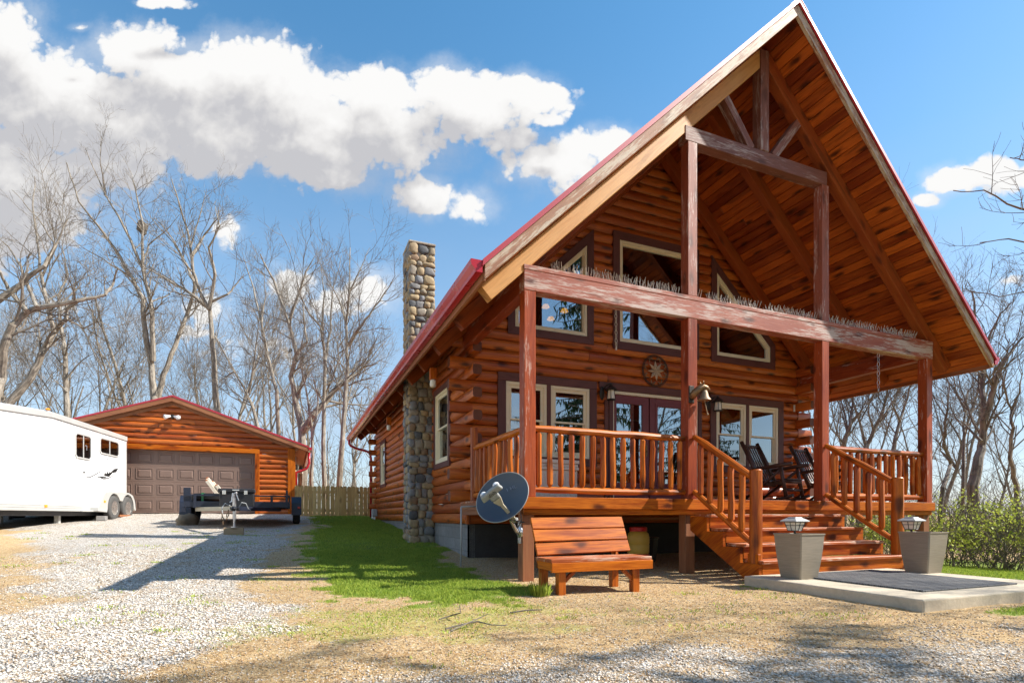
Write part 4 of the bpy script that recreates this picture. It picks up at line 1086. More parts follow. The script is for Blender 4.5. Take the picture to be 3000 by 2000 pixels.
mb=MB(); mb.tube([(2.66,-.115,2.40),(2.68,-.118,2.30),(2.705,-.12,2.21)],.007,6); mb.blob((2.706,-.12,2.20),.013,.013,.018,8,5); mb.build('clapper_cord',M['orn'],be)
# hanging chains
mb=MB(); chain(mb,(2.935,W-.10,4.60),(2.945,W-.10,3.92),.075,.0075); mb.box(2.925,2.955,W-.115,W-.09,3.86,3.92); cb=mb.build('hanging_chain',M['wire'],None); tag(cb,'loose pale chain hanging down the dark trim of the upper middle window','chain')
mb=MB(); chain(mb,(6.55,.10,BZ0-.005),(6.55,.10,2.93),.07,.0035); mb.blob((6.55,.10,2.91),.012,.012,.022,8,5); cb=mb.build('hanging_chain',M['steel'],None); tag(cb,'thin chain hanging below the front beam on the right','chain')
mb=MB(); mb.box(7.46,7.50,2.16,2.185,3.05,3.20); th=mb.build('thermometer',M['plastic'],None,bevel=.006,origin=None); th.location.y=W-.08; tag(th,'small cream thermometer on the logs at the right corner','thermometer')
# bird spikes
def spikes(x0,x1,label):
    t=empty('bird_spike_strip',((x0+x1)/2,.075,BZ1),label,'bird spikes','bird spike strips along the front beam')
    mb=MB(); mb.box(x0,x1,.06,.09,BZ1,BZ1+.008); mb.build('base_strip',M['greyplastic'],t)
    mb=MB(); x=x0+.02
    while x<x1-.02:
        for s in (-1,0,1):
            L=R.uniform(.095,.135); a=Vector((x+R.uniform(-.006,.006),.075+s*.008,BZ1+.006)); b=a+Vector((R.uniform(-.035,.035),s*.045+R.uniform(-.01,.01),L))
            mb.tube([a,b],.0027,3)
        x+=.042
    mb.build('spikes',M['wire'],t)
spikes(.40,2.40,'bird spike strip at the left end of the weathered front beam')
spikes(2.68,2.80,'very short bird spike strip right next to the second porch post')
spikes(2.88,3.86,'bird spike strip on the beam just right of the second post')
spikes(3.98,5.06,'bird spike strip on the beam just left of the third post')
spikes(5.28,6.46,'bird spike strip on the shaded part of the beam right of the third post')
spikes(6.58,7.5,'bird spike strip at the far right end of the front beam')
# jar lamps below the eave
def eave_lamp(y,z,label):
    t=empty('eave_lamp',(-.40,y,z-.27),label,'lamp','jar lamps under the left eave')
    mb=MB(); mb.box(-.455,-.345,y-.055,y+.055,z-.14,z+.05); mb.build('mount_block',M['orange'],t,bevel=.004)
    mb=MB(); mb.lathe([(.035,-.141),(.048,-.15),(.052,-.17),(.052,-.24),(.044,-.262),(.03,-.268)],(-.40,y,z),14); mb.build('jar',M['frost'],t,smooth=True)
eave_lamp(2.96,3.24,'jar lamp on a wood block under the eave near the front corner'); eave_lamp(7.46,3.17,'smaller looking jar lamp under the eave beyond the chimney')
# meter pipes at the back corner
mp_=empty('utility_meter',(0.0,12.7,.6),'grey utility meter with pipes low at the back corner of the cabin','meter')
mb=MB(); mb.box(-.12,.04,12.45,12.65,.78,1.02); mb.build('box',M['greyplastic'],mp_,bevel=.02)
mb=MB(); mb.tube([(-.04,12.55,.8),(-.04,12.55,.55)],.03,8); mb.tube([(-.05,12.95,1.02),(-.05,12.95,.55)],.035,8); mb.build('pipe',M['white'],mp_)
# pendant lamps glowing inside the upper left window
for i,(x,y,z) in enumerate(((1.75,W+.42,4.66),(1.92,W+.55,4.50),(2.12,W+.38,4.62))):
    t=empty('pendant_lamp',(x,y,z),('warm glowing pendant lamp at the left behind the upper left window','warm glowing pendant lamp hanging lowest behind the upper left window','warm glowing pendant lamp at the right behind the upper left window')[i],'lamp','lit pendant lamps inside the cabin')
    mb=MB(); mb.lathe([(.015,.06),(.05,.05),(.075,.0),(.06,-.005)],(x,y,z),14); mb.build('shade',M['bulb'],t)
    mb=MB(); mb.tube([(x,y,z+.06),(x,y,z+.7)],.006,5); mb.build('stem',M['darkiron'],t)
# ------------------------------------------------------------------ satellite dish
sd=empty('satellite_dish',(-.02,.05,.45),'blue grey satellite dish on a bent mast at the left porch post','dish')
C0=Vector((-.345,-.14,1.02)); tocam=(CAM-C0).normalized()
n=(tocam*.80+(RT*-.68+UPV*.73).normalized()*.60).normalized()
e1=(RT*.84+UPV*.54); e1=(e1-n*e1.dot(n)).normalized(); e2=n.cross(e1)
if e2.z<0: e2=-e2
ra,rb_=.335,.315
mb=MB(); N=36; rings=7; vs=[];fs=[]
def dp(r_,a,off): 
    return C0+e1*(ra*r_*math.cos(a))+e2*(rb_*r_*math.sin(a))+n*(.085*r_*r_-.085+off)
for off in (0,-.008):
    for i in range(rings+1):
        for k in range(N): vs.append(dp(i/rings if i else .001,2*math.pi*k/N,off))
S=(rings+1)*N
for i in range(rings):
    for k in range(N):
        k2=(k+1)%N; fs.append((i*N+k,i*N+k2,(i+1)*N+k2,(i+1)*N+k)); fs.append((S+i*N+k,S+(i+1)*N+k,S+(i+1)*N+k2,S+i*N+k2))
for k in range(N): k2=(k+1)%N; fs.append((rings*N+k,rings*N+k2,S+rings*N+k2,S+rings*N+k))
mb.add(vs,fs); rf=mb.build('reflector',M['dishg'],sd); sm_angle(rf,40)
mb=MB(); mb.tube([dp(1.005,2*math.pi*k/48,-.004) for k in range(49)],.0065,6,cap=False); mb.build('rim',M['lnb'],sd,smooth=True)
low=C0+RT*.135-UPV*.245+n*.02; lnb=C0+n*.27-UPV*.085
mid=low.lerp(lnb,.5)
ax=(lnb-low).normalized()
mb=MB(); mb.beam(low-ax*.03,low.lerp(lnb,.62),.042,.05,n); mb.build('feed_arm',M['lnbtan'],sd,bevel=.006)
wv=(RT*.88+UPV*.47); wv=(wv-ax*wv.dot(ax)).normalized()
mb=MB()
def tap(c0,w0,c1,w1,h):
    hn=ax.cross(wv).normalized(); vs=[]
    for c,w_ in ((c0,w0),(c1,w1)):
        for s,t in ((-1,-1),(1,-1),(1,1),(-1,1)): vs.append(c+wv*(s*w_/2)+hn*(t*h/2))
    mb.add(vs,[(0,1,2,3),(7,6,5,4),(0,4,5,1),(1,5,6,2),(2,6,7,3),(3,7,4,0)])
tap(low.lerp(lnb,.55),.05,low.lerp(lnb,.78),.115,.055); mb.build('arm_collar',M['lnbtan'],sd,bevel=.01,seg=2)
mb=MB(); tap(low.lerp(lnb,.781),.115,low.lerp(lnb,.97),.12,.06); tap(low.lerp(lnb,.93),.29,low.lerp(lnb,1.14),.25,.062); hn=ax.cross(wv).normalized()
if hn.dot(tocam)<0: hn=-hn
lb=mb.build('receiver',M['lnb'],sd,bevel=.022,seg=3)
mb=MB(); 
for s in (-1,1): c=low.lerp(lnb,1.03)+wv*(s*.09)-hn*.03; mb.tube([c,c-hn*.05],[.036,.04],14)
mb.build('feed_horn',M['white'],sd,smooth=False)
def text(name,s,size,pos,xd,yd,mat,par,depth=.0006):
    cu=bpy.data.curves.new(name,'FONT'); cu.body=s; cu.size=size; cu.align_x='CENTER'; cu.align_y='CENTER'; cu.extrude=depth
    to=bpy.data.objects.new(name+'_tmp',cu); COL.objects.link(to); bpy.context.view_layer.update()
    me=bpy.data.meshes.new_from_object(to.evaluated_get(bpy.context.evaluated_depsgraph_get())); bpy.data.objects.remove(to); bpy.data.curves.remove(cu)
    me.materials.clear(); me.materials.append(mat)
    xd=xd.normalized(); zd=xd.cross(yd).normalized(); yd=zd.cross(xd)
    mt=Matrix((xd,yd,zd)).transposed().to_4x4(); me.transform(mt)
    o=bpy.data.objects.new(name,me); COL.objects.link(o); o.parent=par; o.location=pos-WLOC[par]; return o
text('lettering','dish',.062,low.lerp(lnb,1.02)+hn*.0335,wv,hn.cross(wv)*1.0,M['ink'],sd)
hd=C0+e1*.15+e2*.05; rr2=(.15/ra)**2+(.05/rb_)**2
text('lettering','1 HD',.066,hd+n*(.085*rr2-.085+.022),(RT*.86+UPV*.35),n.cross(RT*.86+UPV*.35),M['greyink'],sd)
bk0=C0-n*.11; pm=Vector((-.015,.045,.60))
mb=MB(); mb.box(-.006,.035,-.0,.051,.50,.72) if False else mb.lathe([(.075,0),(.075,-.02),(.045,-.035)],(-.001,.11,.60),16,axis='x'); mb.box(-.02,-.0,.07,.16,.46,.74); mb.build('foot_plate',M['steel'],sd,bevel=.003)
pts=[Vector((-.03,.10,.58)),Vector((-.10,.02,.62)),Vector((-.20,-.07,.74)),low+Vector((0,.05,-.02)),bk0]
mb=MB(); mb.tube(pts,[.022,.022,.022,.022,.022],10); mb.build('mast',M['steel'],sd,smooth=True)
mb=MB(); mb.tube([low-n*.05,low-n*.02-ax*.06],[.035,.035],10); q=C0-n*.125; mb.beam(q-e2*.11,q+e2*.11,.12,.03,n); mb.build('back_bracket',M['lnb'],sd,bevel=.005)
mb=MB(); a=low+Vector((-.02,.06,-.03)); mb.tube([C0-n*.08-e1*.1-e2*.15,C0-n*.10-e2*.33-e1*.06,C0-n*.08-e2*.42+e1*.05,a],.006,6); mb.tube([(-.06,.05,.66),(-.03,.02,.74),(-.035,.03,.86)],.006,6); mb.build('cable',M['black'],sd,smooth=True)
gp=MB(); gp.tube([(-.30,1.65,.93),(-.30,1.65,.5),(-.315,1.62,.02)],.013,7); gp.tube([(-.30,1.65,.93),(-.15,1.68,.94),(-.03,1.68,.94)],.013,7); gp=gp.build('conduit_pipe',M['greyplastic'],None,smooth=True); tag(gp,'thin grey conduit pipe dropping from the deck to the ground behind the dish','pipe')
# ------------------------------------------------------------------ landing: pad, mat, planters
mb=MB(); mb.box(2.27,4.78,-3.14,-1.20,-.12,.10); pad=mb.build('concrete_pad',M['concrete'],None,bevel=.014,seg=2); tag(pad,kind='structure')
mb=MB(); mb.box(2.74,4.24,-2.86,-1.36,.101,.117); rg=mb.build('door_mat',M['rug'],None,bevel=.004); tag(rg,'dark grey woven rubber mat on the concrete pad below the stairs','mat')
def planter(cx,cy,label,rz=0):
    t=empty('planter',(0,0,0),label,'planter','square ribbed planters at the foot of the stairs')
    mb=MB(); lv=[(0,.135),(.10,.148),(.22,.163),(.34,.174),(.46,.182),(.485,.184),(.487,.190),(.50,.190),(.50,.174),(.44,.168)]
    vs=[];fs=[];c=.012
    for z,h in lv:
        vs+=[(-h+c,-h,z),(h-c,-h,z),(h,-h+c,z),(h,h-c,z),(h-c,h,z),(-h+c,h,z),(-h,h-c,z),(-h,-h+c,z)]
    for i in range(len(lv)-1):
        for k in range(8): k2=(k+1)%8; fs.append((i*8+k,i*8+k2,(i+1)*8+k2,(i+1)*8+k))
    fs.append(tuple(range(7,-1,-1))); b=(len(lv)-1)*8; fs.append(tuple(range(b,b+8)))
    mb.add(vs,fs); mb.build('pot',M['pot'],t,origin=(0,0,0))
    mb=MB(); mb.box(-.165,.165,-.165,.165,.38,.45); mb.build('soil',M['mortar'],t)
    t.location=(cx,cy,.102); t.rotation_euler=(0,0,rz); return t
planter(2.675,-1.60,'taupe square ribbed planter at the left newel of the stairs'); planter(4.655,-1.72,'taupe square ribbed planter at the right end of the bottom step')
def solar(cx,cy,label):
    t=empty('solar_lantern',(cx,cy,.52),label,'lantern','solar stake lanterns in the planters')
    mb=MB(); mb.tube([(cx,cy,.50),(cx,cy,.63)],.012,8); mb.lathe([(.035,.0),(.03,.012)],(cx,cy,.625),12); mb.build('stake',M['black'],t)
    mb=MB(); c=cx,cy
    vs=[(cx+a*w_,cy+b*w_,z) for z,w_ in ((.628,.048),(.728,.074)) for a,b in ((-1,-1),(1,-1),(1,1),(-1,1))]
    mb.add(vs,[(3,2,1,0),(4,5,6,7)]+[(i,(i+1)%4,4+(i+1)%4,4+i) for i in range(4)]); mb.build('glass_body',M['frost'],t)
    mb=MB()
    for a,b in ((-1,-1),(1,-1),(1,1),(-1,1),(0,-1),(0,1),(1,0),(-1,0)): mb.tube([(cx+a*.050,cy+b*.050,.626),(cx+a*.076,cy+b*.076,.730)],.0045,4)
    for z,w_ in ((.63,.051),(.69,.066),(.728,.077)):
        for i in range(4):
            p=((-1,-1),(1,-1),(1,1),(-1,1))[i];q=((-1,-1),(1,-1),(1,1),(-1,1))[(i+1)%4]; mb.tube([(cx+p[0]*w_,cy+p[1]*w_,z),(cx+q[0]*w_,cy+q[1]*w_,z)],.0035,4)
    mb.build('frame',M['black'],t)
    mb=MB(); vs=[(cx+a*w_,cy+b*w_,z) for z,w_ in ((.731,.108),(.742,.110),(.775,.058),(.786,.052)) for a,b in ((-1,-1),(1,-1),(1,1),(-1,1))]
    mb.add(vs,[(3,2,1,0),(12,13,14,15)]+[(j*4+i,j*4+(i+1)%4,j*4+4+(i+1)%4,j*4+4+i) for j in range(3) for i in range(4)]); mb.build('solar_cap',M['greyplastic'],t,bevel=.004)
solar(2.73,-1.50,'black solar stake lantern in the left planter'); solar(4.60,-1.62,'black solar stake lantern in the right planter')
# fallen branches
def branch(pts,r,label):
    mb=MB(); p=[(x,y,g1(x,y)+z) for x,y,z in pts]; mb.tube(p,[r*(1-.5*i/len(p)) for i in range(len(p))],6,jit=.2); o=mb.build('fallen_branch',M['bark2'],None); tag(o,label,'branch','fallen branches on the ground'); return o
branch([(-1.62,-2.36,.012),(-1.50,-2.30,.02),(-1.36,-2.28,.03),(-1.28,-2.36,.015),(-1.18,-2.40,.01)],.007,'forked dead branch lying on the mossy patch nearest the grass tip')
branch([(-1.58,-2.02,.015),(-1.48,-1.98,.03),(-1.42,-2.06,.06),(-1.40,-1.96,.10)],.006,'short dead branch with an upturned end on the mossy patch')
branch([(-.96,-1.93,.01),(-.82,-1.92,.018),(-.66,-1.90,.01)],.007,'thin straight dead branch on bare ground in front of the bench')
branch([(-1.60,-2.42,.01),(-1.40,-2.26,.03),(-1.22,-2.12,.05)],.005,'slender dead twig slanting across the forked branch')
TH=.88
# ------------------------------------------------------------------ trees
def rnd_dir(): 
    while True:
        v=Vector((R.uniform(-1,1),R.uniform(-1,1),R.uniform(-1,1)))
        if .1<v.length<1: return v.normalized()
def grow(mb,p,d,L,r,lvl,up=.10,wig=.22,kids=5):
    n=4 if lvl>0 else 3
    pts=[p.copy()];dd=d.copy()
    for i in range(n):
        dd=(dd+rnd_dir()*wig+Vector((0,0,up))).normalized(); pts.append(pts[-1]+dd*(L/n))
    rr=[max(.0035,r*(1-.75*i/n)) for i in range(n+1)]
    mb.tube(pts,rr,5 if r>.03 else 3,cap=False)
    if lvl>0:
        for k in range(kids):
            t=R.uniform(.25,1.); i=min(n-1,int(t*n)); f=t*n-i; q=pts[i].lerp(pts[i+1],f)
            ax=(pts[i+1]-pts[i]).normalized(); s=rnd_dir(); s=(s-ax*s.dot(ax)).normalized()
            a=R.uniform(.45,.95); nd=(ax*math.cos(a)+s*math.sin(a)).normalized()
            grow(mb,q,nd,L*R.uniform(.40,.68)*(1.1-.4*t),r*.5,lvl-1,up,wig,kids-1 if kids>3 else 3)
    return pts
def build_raw(mb,name,mat,par,origin):
    return mb.build(name,mat,par,origin=origin,raw=True)
def hero(label,lines,D,r0,tw=9,kids=5,Ltw=2.2,mats=('bark','twigp'),wob=1.,lvl=2,group=None,cat='tree'):
    """bare tree; first line is the trunk, later ones are limbs"""
    base=None; mt=MB(); mc=MB(); root=None
    for li,(pl,ra) in enumerate(lines):
        pts=[]; dd=0.
        # follow the trunk depth at the start of a limb
        for i,(x,y) in enumerate(pl):
            if li==0 and i==0: P=at(x,1510,D); P.z=g1(P.x,P.y)-.1; pts.append(P); 
            q=at(x,y,D+dd); pts.append(q); dd+=R.uniform(-.5,.5)*wob
        # smooth / resample
        q=[pts[0]]
        for a,b in zip(pts,pts[1:]):
            m=3
            for k in range(1,m+1): q.append(a.lerp(b,k/m)+rnd_dir()*(.03*wob*min(1,(b-a).length)))
        ra*=TH; n=len(q); rr=[max(.010,ra*(1-.88*(i/(n-1))**.8)) for i in range(n)]
        (mt if ra>.05 else mc).tube(q,rr,9 if ra>.08 else 6,cap=ra>.03)
        if li==0: base=q[0]
        LL=sum((q[i+1]-q[i]).length for i in range(n-1))
        m=max(3,int(tw*min(1.4,LL/6)))
        for k in range(m):
            t=R.uniform(.34 if li==0 else .15,1.); i=min(n-2,int(t*(n-1))); p=q[i].lerp(q[i+1],R.random())
            ax=(q[i+1]-q[i]).normalized(); s=rnd_dir(); s.y*=.9; s=(s-ax*s.dot(ax)).normalized(); a=R.uniform(.5,1.0)
            grow(mc,p,(ax*math.cos(a)+s*math.sin(a)).normalized(),Ltw*R.uniform(.5,1.25)*(1.25-.6*t),max(.011,rr[i]*.42),lvl,.10,.24,kids)
    root=empty('bare_tree',base,label,cat,group)
    build_raw(mt,'trunk',M[mats[0]],root,base); build_raw(mc,'crown',M[mats[1]],root,base)
    return root
fA=lambda *p:[(x/1.65,300+y/1.65) for x,y in p]
fB=lambda *p:[(600+x/1.742,600+y/1.742) for x,y in p]
fC=lambda *p:[(2300+x/2.851,850+y/2.851) for x,y in p]
fD=lambda *p:[(2600+x/1.206,400+y/1.206) for x,y in p]
hero('old bare tree with a long dark crooked limb at the far left edge',[(fA((-30,1430),(5,1330),(15,1200),(60,1080),(130,1010),(230,985),(370,960),(510,932),(550,870),(570,800)),.26),(fA((130,1010),(40,900),(0,820),(-40,700)),.13),(fA((180,990),(140,900),(100,790),(40,700),(0,660)),.10),(fA((-20,960),(110,870),(210,790),(265,690),(330,560)),.16),(fA((510,932),(505,880),(515,830)),.05)],22,.26,tw=9)
hero('pale leaning tree rising just behind the white trailer roof',[(fA((40,1450),(150,1330),(200,1220),(260,1110),(320,1045),(320,1000),(380,965),(440,945)),.24),(fA((260,1110),(235,1000),(200,850),(185,700),(160,500),(170,360)),.12),(fA((200,850),(270,690),(180,560),(60,420)),.07),(fA((320,1045),(400,1090),(480,1060),(590,1110)),.06)],24,.2,tw=9)
hero('pale straight trunked tree left of the garage roof',[(fA((325,1510),(322,1380),(312,1200),(290,1050),(285,930),(330,830),(300,700)),.20),(fA((320,1340),(400,1240),(480,1200)),.06),(fA((318,1280),(240,1200),(150,1160)),.05),(fA((322,1400),(250,1330),(200,1250)),.05)],27,.2,tw=12,Ltw=1.8)
hero('tall forked tree with a dark nest behind the left slope of the garage roof',[(fA((742,1430),(735,1280),(700,1100),(690,950),(640,850),(550,700),(480,600),(380,480),(320,290)),.24),(fA((740,1250),(735,1000),(690,800),(600,600),(510,450),(410,220)),.16),(fA((690,800),(690,600),(650,400),(630,330)),.10),(fA((640,850),(500,760),(400,700),(300,640)),.06),(fA((690,770),(720,690),(800,620),(870,540)),.07),(fA((510,450),(485,300),(490,160)),.05)],30,.24,tw=11)
hero('pale smooth tree leaning right above the garage gable',[(fA((765,1420),(790,1320),(850,1170),(900,1030),(940,900),(930,740),(900,600),(860,470),(830,370)),.22),(fA((930,740),(990,640),(1050,560),(1060,500)),.09),(fA((940,870),(880,740),(840,680),(740,570),(660,470)),.09),(fA((920,700),(960,560),(1000,420)),.07)],31,.22,tw=11)
hero('bare tree with a wide fork right of the garage gable',[(fA((1050,1500),(1035,1250),(1012,1000),(935,930),(790,845),(700,800)),.24),(fA((1010,1000),(960,900),(940,830),(890,770),(830,650),(750,560)),.12),(fA((1010,1000),(1040,830),(1010,700),(1060,600),(1040,500)),.12),(fA((1010,970),(1100,930),(1150,870),(1180,830)),.09),(fA((1040,1130),(1150,1320),(1210,1380)),.06)],29,.24,tw=10)
hero('crooked thick tree with a broken stub behind the right end of the garage',[(fB((500,1250),(495,1130),(470,1020),(440,880),(470,760),(430,600),(350,380),(280,250)),.28),(fB((505,1150),(560,1070),(660,950),(720,900),(810,830),(880,805)),.24),(fB((470,760),(520,700),(500,500),(460,330)),.10),(fB((440,740),(415,770)),.09),(fB((430,600),(520,340),(560,260)),.09),(fB((720,900),(800,840),(900,720),(960,650)),.06)],27,.28,tw=11)
hero('straight slim tree standing above the pine fence',[(fB((610,1440),(606,1100),(612,800),(595,620),(520,540),(470,420)),.17),(fB((612,800),(640,640),(650,440),(700,260)),.08),(fB((600,640),(610,450),(590,280)),.07)],26,.17,tw=13,Ltw=1.9)
hero('gently bent tree right of the fence centre near the cabin eave',[(fB((690,1440),(700,1200),(722,950),(728,820),(720,600),(735,450),(742,220)),.19),(fB((728,720),(780,640),(840,560),(920,450),(970,360)),.10),(fB((722,600),(680,480),(600,330)),.07),(fB((735,450),(790,330),(840,220)),.06),(fB((715,1000),(640,820),(560,740)),.05)],25,.19,tw=13)
hero('slim dark tree close behind the middle of the right garage roof slope',[(fB((378,1190),(365,950),(330,800),(290,600),(245,420),(200,280)),.16),(fB((335,820),(380,760),(390,640)),.06),(fB((290,600),(310,470),(300,300)),.06)],28,.16,tw=12)
hero('leaning dark tree behind the upper right garage roof slope',[(fB((272,1140),(240,1020),(200,930),(150,850),(70,700)),.15),(fB((225,960),(260,720),(280,560)),.08),(fB((150,850),(80,900),(20,860)),.05)],29,.15,tw=11)
hero('thin twin stemmed tree between the garage and the fence end',[(fB((545,1440),(550,1200),(530,1000),(500,860),(480,740)),.13),(fB((548,1200),(580,1000),(560,900),(540,850)),.07)],25,.13,tw=12)
# right side
hero('big dark trunked tree rising behind the right porch post',[(fC((1570,1640),(1620,1400),(1640,1300),(1660,1100),(1650,900),(1652,690),(1600,300),(1560,0)),.19),(fC((1665,1080),(1720,900),(1770,720),(1850,560),(1960,420),(2060,330)),.11),(fC((1650,690),(1700,400),(1800,200),(1900,100)),.06),(fC((1640,1260),(1500,1120),(1380,1040)),.05)],15,.19,tw=12,Ltw=2.,mats=('bark2','twig'))
hero('wavy thin tree just right of the right porch post',[(fC((1310,1640),(1380,1440),(1325,1290),(1350,1000),(1370,800),(1330,600)),.075),(fC((1380,1420),(1300,1340),(1290,1270)),.04)],14,.08,tw=13,Ltw=1.6,mats=('bark2','twig'))
hero('slender tree between the wavy tree and the big dark trunk',[(fC((1480,1600),(1490,1200),(1502,1000),(1440,880),(1400,700)),.075),(fC((1500,1010),(1530,850),(1610,730)),.045)],16,.08,tw=13,Ltw=1.6,mats=('bark2','twig'))
hero('grey tree near the right border of the picture',[(fC((1930,1640),(1890,1400),(1900,1150),(1890,1000),(1830,800),(1850,640)),.09),(fC((1890,1000),(1960,850),(1990,700)),.05)],15,.1,tw=13,Ltw=1.8,mats=('bark2','twig'))
hero('dark leaning trunk seen behind the porch left of the third post',[(fC((470,1420),(500,1250),(545,1120),(558,960),(570,800)),.16),(fC((540,1130),(640,1000),(700,900)),.07)],20,.16,tw=16,Ltw=2.2,mats=('bark2','twig'))
hero('dark tree slanting right behind the porch railing',[(fC((630,1420),(690,1280),(790,1080),(850,880),(880,760)),.15),(fC((740,1170),(700,1020),(690,900)),.06)],20,.15,tw=16,Ltw=2.2,mats=('bark2','twig'))
hero('slanting tree seen just left of the right porch post',[(fC((890,1420),(920,1250),(985,1020),(1040,830),(1070,700)),.12),(fC((960,1100),(900,950),(860,860)),.05)],19,.12,tw=16,Ltw=2.2,mats=('bark2','twig'))
hero('bare tree off to the right whose thin branches reach in near the top right cloud',[(((3290,1640),(3280,1300),(3230,1000),(3260,700),(3300,300)),.16),(((3230,940),(3080,640),(2990,610),(2880,560),(2790,560)),.05),(((3240,860),(3100,740),(2960,700),(2870,710)),.04),(((3260,700),(3100,480),(2990,470),(2960,460)),.04),(((3240,900),(3100,830),(2930,870),(2830,850)),.03)],12,.16,tw=7,Ltw=1.1,mats=('bark2','twig'),lvl=1)
nb=MB(); c_=at(688/1.65,300+605/1.65,30.); nb.blob(c_,.28,.28,.36,10,8,.5); nb=nb.build('squirrel_nest',M['bark2'],None); tag(nb,'dark leafy nest high in the fork of the tall tree behind the garage','nest')
# filler trees in the woods: a few grown models, copied
def proto(seed,H,r,mats):
    R.seed(seed); mt=MB();mc=MB()
    def limb(p,d,L,r_,lvl):
        n=7; pts=[p];dd=d
        for i in range(n): dd=(dd+rnd_dir()*.13+Vector((0,0,.06))).normalized(); pts.append(pts[-1]+dd*L/n)
        rr=[max(.012,r_*(1-.72*i/n)) for i in range(n+1)]; (mt if r_>.05 else mc).tube(pts,rr,7 if r_>.06 else 4,cap=False)
        if lvl>0:
            for k in range(3):
                i=R.randint(3,n-1); s=rnd_dir(); s.z=abs(s.z)*.3; nd=(dd*.85+s*.55).normalized(); limb(pts[i],nd,L*R.uniform(.45,.7),rr[i]*.62,lvl-1)
        for k in range(9):
            i=R.randint(2,n-1); s=rnd_dir(); ax=dd; s=(s-ax*s.dot(ax)).normalized(); a=R.uniform(.5,1.1)
            grow(mc,pts[i].lerp(pts[i+1],R.random()),(ax*math.cos(a)+s*math.sin(a)).normalized(),R.uniform(.9,2.2),max(.011,rr[i]*.4),1,.1,.25,5)
    limb(Vector((0,0,-.15)),Vector((R.uniform(-.12,.12),R.uniform(-.1,.1),1)).normalized(),H,r,2)
    root=empty('bare_tree',(0,0,0)); build_raw(mt,'trunk',M[mats[0]],root,(0,0,0)); build_raw(mc,'crown',M[mats[1]],root,(0,0,0)); return root
PR=[proto(11,9,.13,('bark','twigp')),proto(23,11,.16,('bark','twigp')),proto(37,8,.10,('bark','twigp')),proto(41,10,.12,('bark2','twig')),proto(59,7.5,.09,('bark2','twig')),proto(67,9,.13,('bark2','twig'))]
R.seed(99); used=set()
def put(pi,x,y,s,label,group):
    o=PR[pi] if pi not in used else copy_tree(PR[pi]); used.add(pi)
    o.location=(x,y,g1(x,y)); o.rotation_euler=(0,0,R.uniform(0,6.28)); o.scale=(s,s,s*R.uniform(.95,1.15)); tag(o,label,'tree',group)
for i in range(34):
    px=-120+1230*(i+R.uniform(.1,.9))/34; D=R.uniform(31,46); p=at(px,1510,D); put(i%3,p.x,p.y,R.uniform(.75,1.1),'slender bare background tree in the woods beyond the garage and fence','bare trees in the woods beyond the garage')
for i in range(17):
    px=2330+880*(i+R.uniform(.1,.9))/17; D=R.uniform(17,36); p=at(px,1510,D)
    if p.x<9 and p.y<14: continue
    put(3+i%3,p.x,p.y,R.uniform(.62,.9),'slender dark background tree in the woods right of the cabin','bare trees in the woods right of the cabin')
# undergrowth of thin stems at the foot of the woods
def brush(name,n,px0,px1,D0,D1,h0,h1,mat,r=.006):
    mb=MB()
    for i in range(n):
        p=at(R.uniform(px0,px1),1510,R.uniform(D0,D1)); p.z=g1(p.x,p.y)-.05
        if -11<p.x<-2 and 14.5<p.y<23.5: continue
        if p.x<8.3 and -2<p.y<13.6 and p.x>-.6: continue
        L=R.uniform(h0,h1); d=(Vector((0,0,1))+rnd_dir()*.45).normalized(); grow(mb,p,d,L,r*L,1,.05,.3,4)
    a=mb.v; o=build_raw(mb,name,mat,None,(sum(q[0] for q in a)/len(a),sum(q[1] for q in a)/len(a),0)); tag(o,kind='stuff'); return o
brush('undergrowth',420,-60,1130,27,40,1.2,4.0,M['twigp']); brush('undergrowth',420,2330,3150,14,30,1.0,3.0,M['twig'],.004)
# leafing bushes right of the porch
def bush(px,D,h,w,label,seed):
    R.seed(seed); p=at(px,1510,D); b=Vector((p.x,p.y,g1(p.x,p.y)-.03)); root=empty('leafy_bush',b,label,'bush'); ms=MB(); ml=MB(); tips=[]
    for i in range(46):
        q=b+Vector((R.uniform(-w,w)*.6,R.uniform(-w,w)*.6,0)); d=Vector((R.uniform(-.7,.7),R.uniform(-.7,.7),1)).normalized(); L=h*R.uniform(.55,1.1)
        pts=[q]
        for k in range(5): d=(d+rnd_dir()*.3).normalized(); pts.append(pts[-1]+d*L/5)
        ms.tube(pts,[.009*(1-.13*k) for k in range(6)],3,cap=False)
        for k in range(7):
            s=pts[R.randint(1,4)].lerp(pts[5],R.uniform(0,.8)); e=s+(d+rnd_dir()*1.1).normalized()*R.uniform(.15,.45); ms.tube([s,s.lerp(e,.5)+rnd_dir()*.03,e],[.005,.004,.003],3,cap=False); tips.append((s,e))
    o=Vector((R.random()*30,R.random()*30,0))
    for (s,e) in tips:
        den=mnoise.noise(s*.9+o)
        if den<-.18: continue
        for k in range(R.randint(3,9)):
            c=s.lerp(e,R.uniform(.1,1.1))+rnd_dir()*R.uniform(0,.09); a=rnd_dir(); u=a.orthogonal().normalized(); v=a.cross(u); l=R.uniform(.018,.042)
            ml.add([c-u*l,c+v*l*.5,c+u*l,c-v*l*.5],[(0,1,2,3)])
    build_raw(ms,'stems',M['twig'],root,b); build_raw(ml,'leaves',M['leaf'],root,b)
